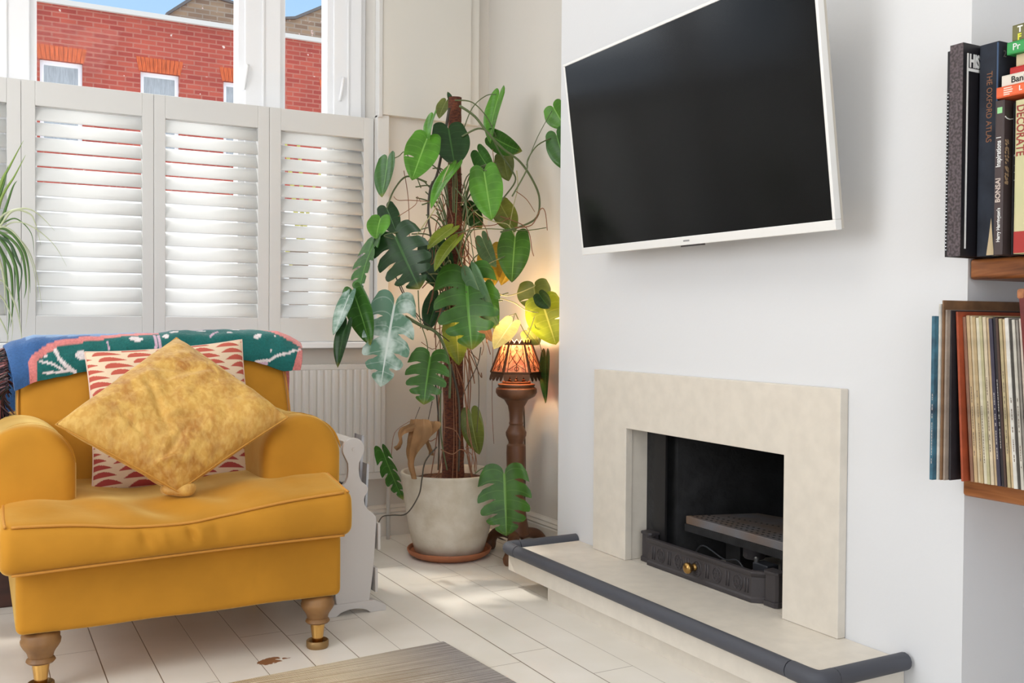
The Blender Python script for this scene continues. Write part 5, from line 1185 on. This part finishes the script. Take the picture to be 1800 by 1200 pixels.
for k in range(ns_):
    a = A0+2*pi*k/ns_; a2 = A0+2*pi*(k+1)/ns_
    ribs.tube([sp_(a, 0, .002), sp_(a, 1, .002)], 0.0034, 8); ribs.tube([sp_(a, 0, .001), sp_(a2, 0, .001)], 0.0028, 8); ribs.tube([sp_(a, 1, .001), sp_(a2, 1, .001)], 0.0028, 8)
    gl.add([sp_(a, 0, -.002), sp_(a2, 0, -.002), sp_(a2, 1, -.002), sp_(a, 1, -.002)], [(0, 1, 2, 3)])
    P0, P1, P2, P3 = Vector(sp_(a, 0)), Vector(sp_(a2, 0)), Vector(sp_(a2, 1)), Vector(sp_(a, 1))
    def pt(u, v): return P0.lerp(P1, u).lerp(P3.lerp(P2, u), v)
    def line(L_, r=0.0011): fil.tube([pt(*q) for q in L_], r, 5)
    line([(0.14, 0.02), (0.14, 0.98)]); line([(0.86, 0.02), (0.86, 0.98)])
    line([(0.5, 0.30), (0.70, 0.50), (0.5, 0.72), (0.30, 0.50), (0.5, 0.30)], 0.0014)
    line([(0.5, 0.05), (0.5, 0.30)]); line([(0.5, 0.72), (0.5, 0.98)])
    line([(0.14, 0.30), (0.30, 0.50), (0.14, 0.70)]); line([(0.86, 0.30), (0.70, 0.50), (0.86, 0.70)])
    line([(0.5+0.10*cos(q), 0.84+0.07*sin(q)) for q in [2*pi*i/12 for i in range(13)]]); line([(0.5+0.09*cos(q), 0.15+0.07*sin(q)) for q in [2*pi*i/12 for i in range(13)]])
    line([(0.14, 0.1), (0.5, 0.3), (0.86, 0.1)], 0.0009)
    # crown of points and scalloped skirt
    for q in range(3):
        u0, u1 = q/3, (q+1)/3
        b0, b1 = Vector(sp_(a, 1)).lerp(Vector(sp_(a2, 1)), u0), Vector(sp_(a, 1)).lerp(Vector(sp_(a2, 1)), u1); mm = (b0+b1)/2; c_ = Vector((LX, LY, mm.z)); out_ = (mm-c_).normalized()
        ribs.add([b0, b1, b1.lerp(mm, 0.1)+Vector((0, 0, 0.006)), mm+out_*0.002+Vector((0, 0, 0.017)), b0.lerp(mm, 0.1)+Vector((0, 0, 0.006)), b0-out_*0.0015, b1-out_*0.0015, mm+Vector((0, 0, 0.016))], [(0, 1, 2, 3, 4), (5, 6, 7)])
    for q in range(4):
        u0, u1 = q/4, (q+1)/4
        b0, b1 = Vector(sp_(a, 0)).lerp(Vector(sp_(a2, 0)), u0), Vector(sp_(a, 0)).lerp(Vector(sp_(a2, 0)), u1); mm = (b0+b1)/2; c_ = Vector((LX, LY, mm.z)); out_ = (mm-c_).normalized()
        dn = Vector((0, 0, -1))
        sk = [b0, b1, b1+dn*0.014+out_*0.005, b1.lerp(mm, 0.35)+dn*0.025+out_*0.009, mm+dn*0.030+out_*0.010, b0.lerp(mm, 0.35)+dn*0.025+out_*0.009, b0+dn*0.014+out_*0.005]
        ribs.add(sk, [tuple(range(7))])
ribs.obj('shade_frame', M_br, lp, solid=0.0012); fil.obj('filigree', M_br, lp); gl.obj('shade_panels', M_glass, lp)['label'] = 'amber patterned shade panels'
pl_ = bpy.data.lights.new('bulb_light', 'POINT'); pl_.energy = 6.5; pl_.color = (1, 0.66, 0.34); pl_.shadow_soft_size = 0.02
po = bpy.data.objects.new('bulb_light', pl_); COL.objects.link(po); po.parent = lp; po.location = (0, 0, 0.138)
MB().tube([(LX+0.03, LY+0.03, 0.62), (LX+0.065, LY+0.06, 0.5), (1.775, 3.14, 0.2), (1.775, 3.17, 0.006), (1.74, 3.30, 0.006), (1.7, 3.45, 0.006)], 0.003, 6, smooth=6).obj('flex', mat('brown_flex', (96, 80, 66), 0.6), lp, smooth=True)

# ================================================================== SPIKY PLANT at the left edge
dr = thing('spiky_houseplant', 'arching narrow-leaved houseplant entering at the left edge before the shutters', 'plant', (-0.13, 3.25, 0.446))
MB().lathe([(0.07, 0.446), (0.075, 0.45), (0.09, 0.60), (0.095, 0.61), (0.09, 0.615), (0.083, 0.60), (0.0, 0.59)][:-1], 32, (-0.13, 3.25, 0)).obj('pot', mat('white_glaze', (230, 230, 226), 0.3), dr, smooth=True, auto=40)
MB().tube([(-0.13, 3.25, 0.60), (-0.12, 3.26, 0.75), (-0.08, 3.28, 0.92), (-0.02, 3.29, 1.06)], 0.012, 10, smooth=4).obj('trunk', mat('cane_trunk', (150, 130, 100), 0.8), dr, smooth=True)
BM = {'b': mat('blade_bright', (150, 178, 92), 0.4, trans=0.3), 'g': mat('blade_green', (96, 134, 70), 0.4, trans=0.2), 'd': mat('blade_dark', (62, 92, 56), 0.4), 'p': mat('blade_pale', (206, 212, 178), 0.4, trans=0.3)}
for pts, w, c in BLADES:
    P = [Vector(p) for p in [(-0.02, 3.29, 1.05)]+list(pts)]; Q = []
    for i in range(len(P)-1):
        p0, p1, p2, p3 = P[max(i-1, 0)], P[i], P[i+1], P[min(i+2, len(P)-1)]
        for k in range(6):
            t = k/6; Q.append(0.5*((2*p1)+(p2-p0)*t+(2*p0-5*p1+4*p2-p3)*t*t+(3*p1-p0-3*p2+p3)*t**3))
    Q.append(P[-1]); vs = []; n = len(Q)
    for i, q in enumerate(Q):
        T = (Q[min(i+1, n-1)]-Q[max(i-1, 0)]).normalized(); sd = T.cross(Vector((0.2, -0.9, 0.3))).normalized(); up = T.cross(sd); t = i/(n-1); ww = w*0.75*min(1, (1-t)*2.2+0.04)
        vs += [q-sd*ww+up*ww*0.35, q, q+sd*ww+up*ww*0.35]
    mb = MB(); mb.add(vs, [(i*3+j, i*3+j+1, i*3+j+4, i*3+j+3) for i in range(n-1) for j in range(2)]); mb.obj('leaf', BM[c], dr, smooth=True, solid=0.0006)
# ================================================================== SHELVES
def wood_mat():
    m = bpy.data.materials.new('waxed_pine'); m.use_nodes = True; nt = m.node_tree; N = nt.nodes; L = nt.links; b = N['Principled BSDF']
    tc = N.new('ShaderNodeTexCoord'); mp = N.new('ShaderNodeMapping'); mp.inputs['Scale'].default_value = (9, 1.6, 14); L.new(tc.outputs['Object'], mp.inputs[0])
    nz = N.new('ShaderNodeTexNoise'); nz.inputs['Scale'].default_value = 3.0; nz.inputs['Detail'].default_value = 6; nz.inputs['Distortion'].default_value = 1.2; L.new(mp.outputs[0], nz.inputs['Vector'])
    rp = N.new('ShaderNodeValToRGB'); L.new(nz.outputs['Fac'], rp.inputs[0]); e = rp.color_ramp.elements
    e[0].position = 0.32; e[0].color = lin((84, 46, 24)); e[1].position = 0.68; e[1].color = lin((176, 112, 62)); x = rp.color_ramp.elements.new(0.5); x.color = lin((140, 82, 42))
    L.new(rp.outputs[0], b.inputs['Base Color']); b.inputs['Roughness'].default_value = 0.38
    bp = N.new('ShaderNodeBump'); bp.inputs['Strength'].default_value = 0.25; bp.inputs['Distance'].default_value = 0.003; L.new(nz.outputs['Fac'], bp.inputs['Height']); L.new(bp.outputs[0], b.inputs['Normal'])
    return m
M_pine = wood_mat()
def shelf(z0, z1, xf, lab):
    o = MB().rbox(xf, 2.118, -0.3, 1.264, z0, z1, 0.007, n=8, k=4).obj('wooden_shelf', M_pine, None, smooth=True)
    tag(o, lab, 'shelf', 'thick pine shelves in the alcove')
shelf(0.910, 0.951, 1.712, 'thick waxed pine shelf carrying the upright books')
shelf(0.487, 0.525, 1.700, 'thick waxed pine shelf carrying the vinyl records')
M_page = mat('book_pages', (226, 214, 190), 0.9, noise_amt=0.08, nscale=60, stretch=(1, 1, 20))
def book(lab, kind, d0, a0, a1, h0, h1, depth, cm, group, r=0.0015, name='book', page_in=0.003, back_pages=True):
    """stand: thickness a0..a1 along y (a1 nearer the breast), height h0..h1 in z; flat: thickness a0..a1 in z, length h0..h1 along y. Spine at x=d0."""
    if kind == 'stand': f = lambda d, t, h: (d, t, h)
    else: f = lambda d, t, h: (d, h, t)
    root = thing(name, lab, 'book', f(d0+depth/2, (a0+a1)/2, h0) if kind == 'stand' else (d0+depth/2, (h0+h1)/2, a0), group)
    ct = min(0.0018, (a1-a0)*0.16); m = MB()
    def bx_(dA, dB, tA, tB, hA, hB):
        p, q = f(dA, tA, hA), f(dB, tB, hB); m.box(p[0], q[0], p[1], q[1], p[2], q[2])
    bx_(d0, d0+depth, a0, a0+ct, h0, h1); bx_(d0, d0+depth, a1-ct, a1, h0, h1); bx_(d0, d0+0.002, a0+ct, a1-ct, h0, h1)
    m.obj('cover', cm, root, bevel=min(r, ct*0.45))
    m2 = MB(); p, q = f(d0+0.0022, a0+ct+0.0001, h0+page_in), f(d0+depth-page_in, a1-ct-0.0001, h1-page_in); m2.box(p[0], q[0], p[1], q[1], p[2], q[2]); m2.obj('pages', M_page, root)
    return root
ZS = 0.9515
UG = 'books on the upper pine shelf'
M_ink = mat('white_ink', (236, 236, 234), 0.6); M_gilt = mat('worn_gilt', (150, 104, 76), 0.5, metal=0.3); M_green = mat('green_label', (150, 214, 150), 0.6)
M_blk = mat('book_black', (30, 28, 32), 0.35); M_bind = mat('binder_leatherette', (92, 80, 84), 0.5, rgb2=(58, 48, 50), nscale=210, detail=0, bump=0.3, bscale=250)
# spiral notebook
nb = book('slim black spiral bound notebook at the left end of the upper shelf', 'stand', 1.633, 1.2530, 1.2600, ZS, 1.343, 0.24, M_blk, UG)
sp2 = MB()
for k in range(46):
    z = 0.965+k*0.0066; sp2.tube([(1.6345+0.0030*cos(a)-0.002, 1.2565+0.0030*sin(a), z) for a in [2*pi*i/10 for i in range(11)]], 0.0007, 4, cap=False)
sp2.obj('wire_binding', mat('wire_silver', (180, 180, 182), 0.3, metal=0.9), nb)
# binder
bd = book('tall black ring binder with white HIS lettering and a dotted grey spine', 'stand', 1.630, 1.2235, 1.2515, ZS, 1.352, 0.27, M_blk, UG, name='binder')
MB().box(1.6290, 1.6300, 1.2235, 1.2515, 0.9518, 1.3515).obj('spine_strip', M_bind, bd)
cv = MB(); yb_ = 1.2231
cv.box(1.6405, 1.6445, yb_-0.0004, yb_+0.0003, 0.966, 1.333); cv.box(1.6445, 1.70, yb_-0.0004, yb_+0.0003, 1.300, 1.3055)
cv.obj('cover_line', M_ink, bd)
text_mesh('HIS', 0.034, (1.6475, yb_-0.0001, 1.3085), (1, 0, 0), (0, 0, 1), M_ink, bd, sx=0.62, bold=0.0012)
# atlas
at_ = book('thick worn navy cloth atlas with faded gilt title and torn spine foot', 'stand', 1.672, 1.1795, 1.2195, ZS, 1.350, 0.28, mat('navy_cloth', (44, 50, 62), 0.85, rgb2=(30, 34, 44), nscale=20, detail=6), UG, r=0.004)
text_mesh('THE OXFORD ATLAS', 0.0165, (1.6716, 1.2035, 1.297), (0, 0, -1), (0, -1, 0), M_gilt, at_, sx=0.85)
text_mesh('2', 0.018, (1.684, 1.1792, 1.322), (1, 0, 0), (0, 0, 1), mat('pencil_grey', (120, 120, 118), 0.8), at_)
MB().add([(1.6714, 1.1835, 0.953), (1.6714, 1.1990, 0.953), (1.6714, 1.1945, 0.985), (1.6714, 1.190, 1.022), (1.6714, 1.1865, 0.985)], [(0, 1, 2, 3, 4)]).obj('torn_patch', mat('bare_board', (206, 186, 150), 0.9), at_, solid=0.0003)
MB().tube([(1.6712, 1.1815, 0.956), (1.6712, 1.1815, 1.347)], 0.0016, 8).obj('worn_edge', mat('navy_worn', (70, 92, 122), 0.8), at_)
# bonsai books
b1 = book('dark brown bonsai book with white and green spine marks, nearest the atlas', 'stand', 1.660, 1.1585, 1.1765, ZS, 1.236, 0.21, mat('brown_black_gloss', (74, 62, 62), 0.3), UG)
text_mesh('BONSAI', 0.0135, (1.6596, 1.1645, 1.048), (0, 0, 1), (0, 1, 0), mat('ink_outline', (206, 190, 180), 0.6), b1, bold=0.0003, sx=0.95)
text_mesh('Inspirations 1', 0.0135, (1.6596, 1.1645, 1.113), (0, 0, 1), (0, 1, 0), M_ink, b1, sx=0.78, bold=0.0002)
text_mesh("Harry Harrington's", 0.0095, (1.6596, 1.164, 0.975), (0, 0, 1), (0, 1, 0), M_ink, b1, sx=0.86, bold=0.0002)
MB().box(1.6594, 1.6599, 1.1625, 1.1725, 1.212, 1.223).obj('spine_label', M_green, b1)
MB().tube([(1.662, 1.1581, 1.205), (1.668, 1.1581, 1.202), (1.676, 1.1581, 1.201), (1.690, 1.1581, 1.204)], 0.0011, 6).obj('cover_line', M_ink, b1)
tr_ = MB(); r5 = random.Random(5)
for k in range(46):
    z = r5.uniform(1.085, 1.165); x = 1.667+r5.uniform(-.005, .006)*(1-abs(z-1.125)*10); tr_.tube([(x, 1.1582, z), (x+0.002, 1.1582, z-0.004)], 0.0014, 5)
tr_.obj('cover_picture', mat('bonsai_print', (150, 124, 96), 0.6), b1)
b2 = book('black bonsai book with Inspirations 2 on its spine, beside the first', 'stand', 1.684, 1.1395, 1.1575, ZS, 1.232, 0.19, M_blk, UG)
text_mesh('Inspirations 2', 0.0125, (1.6836, 1.1455, 1.088), (0, 0, 1), (0, 1, 0), mat('ink_dim', (190, 190, 186), 0.6), b2, sx=0.72)
text_mesh("Harry Harrington's", 0.009, (1.6836, 1.1455, 0.995), (0, 0, 1), (0, 1, 0), MATS['ink_dim'], b2, sx=0.8)
MB().box(1.6834, 1.6839, 1.143, 1.152, 1.208, 1.219).obj('spine_label', mat('green_dim', (90, 150, 96), 0.6), b2)
b3 = book('pale green decorating book with red DECORATE lettering at the right edge', 'stand', 1.662, 1.1045, 1.1375, ZS, 1.230, 0.20, mat('sage_cover', (196, 196, 150), 0.6, rgb2=(214, 202, 160), nscale=8), UG)
text_mesh('DECORATE', 0.0225, (1.6616, 1.1345, 1.221), (0, 0, -1), (0, -1, 0), mat('brick_ink', (152, 58, 50), 0.6), b3, sx=0.80, bold=0.0003)
MB().box(1.6612, 1.6619, 1.105, 1.137, 0.953, 0.992).obj('spine_band', mat('spine_red', (170, 44, 38), 0.5), b3)
# pile lying on top
PG = 'books lying in a pile on the upright books'
def lying(lab, xf, z0, z1, yl, L_, rgb, rough=0.45):
    return book(lab, 'flat', xf, z0, z1, yl-L_, yl, 0.135, mat('cover_%d_%d_%d' % rgb, rgb, rough), PG, r=0.001)
k1 = lying('orange paperback at the bottom of the lying pile', 1.655, 1.2385, 1.2585, 1.172, 0.20, (232, 104, 58))
for zz, w_ in ((1.2535, 0.016), (1.2495, 0.018), (1.2455, 0.017), (1.2418, 0.012)):
    MB().box(1.6544, 1.6549, 1.157-w_, 1.157, zz, zz+0.0022).obj('spine_print', mat('pale_ink', (250, 214, 196), 0.6), k1)
text_mesh('L', 0.012, (1.6546, 1.127, 1.2455), (0, -1, 0), (0, 0, 1), M_ink, k1, bold=0.0003)
k2 = lying('white paperback with Bank on its spine, on the orange paperback', 1.664, 1.2590, 1.2805, 1.168, 0.20, (226, 220, 208))
text_mesh('Bank', 0.0165, (1.6636, 1.149, 1.2645), (0, -1, 0), (0, 0, 1), mat('ink_black', (40, 40, 40), 0.6), k2, bold=0.0002)
k3 = lying('thin red book above the white paperback', 1.676, 1.2810, 1.2955, 1.160, 0.19, (190, 40, 36))
MB().box(1.6752, 1.6759, 1.118, 1.131, 1.284, 1.293).obj('spine_label', mat('dark_red', (84, 18, 20), 0.6), k3)
k4 = lying('beige book between the red and green ones in the pile', 1.682, 1.2960, 1.3185, 1.152, 0.18, (206, 188, 152))
k5 = lying('green paperback with script lettering near the top of the pile', 1.672, 1.3190, 1.3415, 1.164, 0.19, (56, 158, 84))
text_mesh('Pr', 0.017, (1.6716, 1.1525, 1.3255), (0, -1, 0), (0, 0, 1), M_ink, k5, bold=0.0001)
k6 = lying('olive paperback with yellow letters on top of the pile', 1.678, 1.3420, 1.3725, 1.158, 0.19, (112, 110, 66))
text_mesh('T', 0.0155, (1.6776, 1.147, 1.3580), (0, -1, 0), (0, 0, 1), M_ink, k6, bold=0.0006); text_mesh('F', 0.0155, (1.6776, 1.147, 1.3440), (0, -1, 0), (0, 0, 1), mat('ink_yellow', (226, 224, 70), 0.6), k6, bold=0.0006)
# ================================================================== RECORDS
ZR_ = 0.5255
RG = 'vinyl record sleeves on the lower shelf'
def record(lab, xf, ylow, thick, lean, rgb, h=0.335, rgb2=None, z=ZR_, w=0.315, wear=True):
    """ylow: y of the bottom edge farther from the camera; lean: radians towards the chimney breast"""
    nm = 'sleeve_%d_%d_%d' % rgb
    m = mat(nm, rgb, 0.55, rgb2=rgb2 or tuple(int(c*0.82) for c in rgb), nscale=26, detail=6)
    root = bpy.data.objects.new('record_sleeve', None); COL.objects.link(root); root.location = (xf, ylow-thick, z); root.rotation_euler = (-lean, 0, 0)
    tag(root, lab, 'record', RG)
    mb = MB().box(0, w, 0, thick, 0, h); o = mb.obj('sleeve', m, None, bevel=min(0.0008, thick*0.2)); o.parent = root
    if thick > 0.0055:
        ln = MB(); rq = random.Random(int(ylow*1e5))
        za = rq.uniform(0.08, 0.3)*h; zb_ = za+rq.uniform(0.25, 0.5)*h; z_ = za; ta = rq.uniform(0.25, 0.5)*thick
        while z_ < zb_:
            l_ = rq.uniform(0.002, 0.006)
            if rq.random() < 0.75: ln.box(-0.0003, 0.0001, ta, ta+thick*0.22, z_, z_+l_)
            z_ += l_+0.0012
        o2_ = ln.obj('spine_print', mat('spine_ink', (120, 106, 94), 0.7) if sum(rgb) > 330 else mat('spine_ink_light', (180, 174, 168), 0.7), None); o2_.parent = root
    return root
record('blue marbled sleeve hanging over the left end of the lower shelf', 1.604, 1.2640, 0.0070, 0.0, (64, 118, 140), h=0.313, rgb2=(26, 46, 64))
record('white-edged sleeve next to the blue marbled one', 1.614, 1.2565, 0.0040, 0.0, (224, 220, 210), h=0.336)
record('taller kraft brown sleeve standing up behind its neighbours', 1.618, 1.2520, 0.0035, 0.0, (138, 102, 70), h=0.343, w=0.33)
record('grey sleeve fourth from the left end', 1.622, 1.2480, 0.0040, 0.0, (168, 152, 138), h=0.325)
record('black sleeve before the orange one on the lower shelf', 1.632, 1.2430, 0.0045, 0.012, (46, 42, 46), h=0.324)
record('rust orange sleeve on the lower shelf', 1.642, 1.2232, 0.0045, 0.054, (180, 84, 50), h=0.322)
cols_ = [((150, 110, 88), 'faded brown'), ((206, 178, 136), 'tan'), ((222, 206, 172), 'cream'), ((196, 172, 130), 'darker tan'), ((228, 220, 196), 'pale cream'), ((196, 188, 146), 'yellowed green'), ((220, 204, 176), 'buff'), ((206, 180, 142), 'worn buff'),
         ((66, 62, 80), 'dark blue'), ((40, 36, 40), 'black'), ((84, 60, 52), 'dark maroon'), ((196, 180, 140), 'sand'), ((214, 190, 150), 'warm sand'), ((236, 234, 226), 'bright white'), ((70, 66, 60), 'charcoal'), ((218, 214, 202), 'off-white'), ((160, 154, 146), 'pale grey'), ((226, 210, 196), 'pinkish cream'), ((60, 48, 44), 'dark brown'), ((212, 196, 150), 'straw'), ((34, 30, 32), 'jet black')]
yy = 1.2125; lean = 0.070
th_ = [0.006, 0.0065, 0.005, 0.006, 0.007, 0.0055, 0.0065, 0.005, 0.007, 0.006, 0.0045, 0.006, 0.005, 0.0075, 0.0055, 0.006, 0.0045, 0.005, 0.006, 0.005, 0.007]
prev = 'rust orange'
for k, ((rgb, nm), t) in enumerate(zip(cols_, th_)):
    lean = 0.074+0.0003*k
    record('%s sleeve leaning just right of the %s one' % (nm, prev), 1.655+0.003*((k*7) % 5)/4, yy, t, lean, rgb, h=0.313-0.0004*k+0.003*((k*3) % 4)/3, w=0.31)
    yy -= t+0.0007+0.0002; prev = nm
# burgundy album
al = thing('album', 'burgundy leather album with scuffed corner at the right edge, in front of the records', 'album', (1.62, 1.08, 0.70))
shear = lambda p: (p.x, p.y+(p.z-0.885)*0.10, p.z)
alb = MB().rbox(1.620, 1.645, 0.93, 1.100, ZR_+0.001, 0.885, 0.004, n=4, k=3, fn=shear).obj('cover', mat('burgundy_leather', (126, 52, 42), 0.6, rgb2=(96, 34, 34), nscale=20, detail=8, bump=0.2), al, smooth=True)
MB().rbox(1.6185, 1.6465, 1.086, 1.1015, 0.868, 0.8865, 0.005, n=2, k=3).obj('scuffed_corner', mat('scuffed_leather', (176, 116, 78), 0.8, noise_amt=0.3, nscale=60), al, smooth=True)
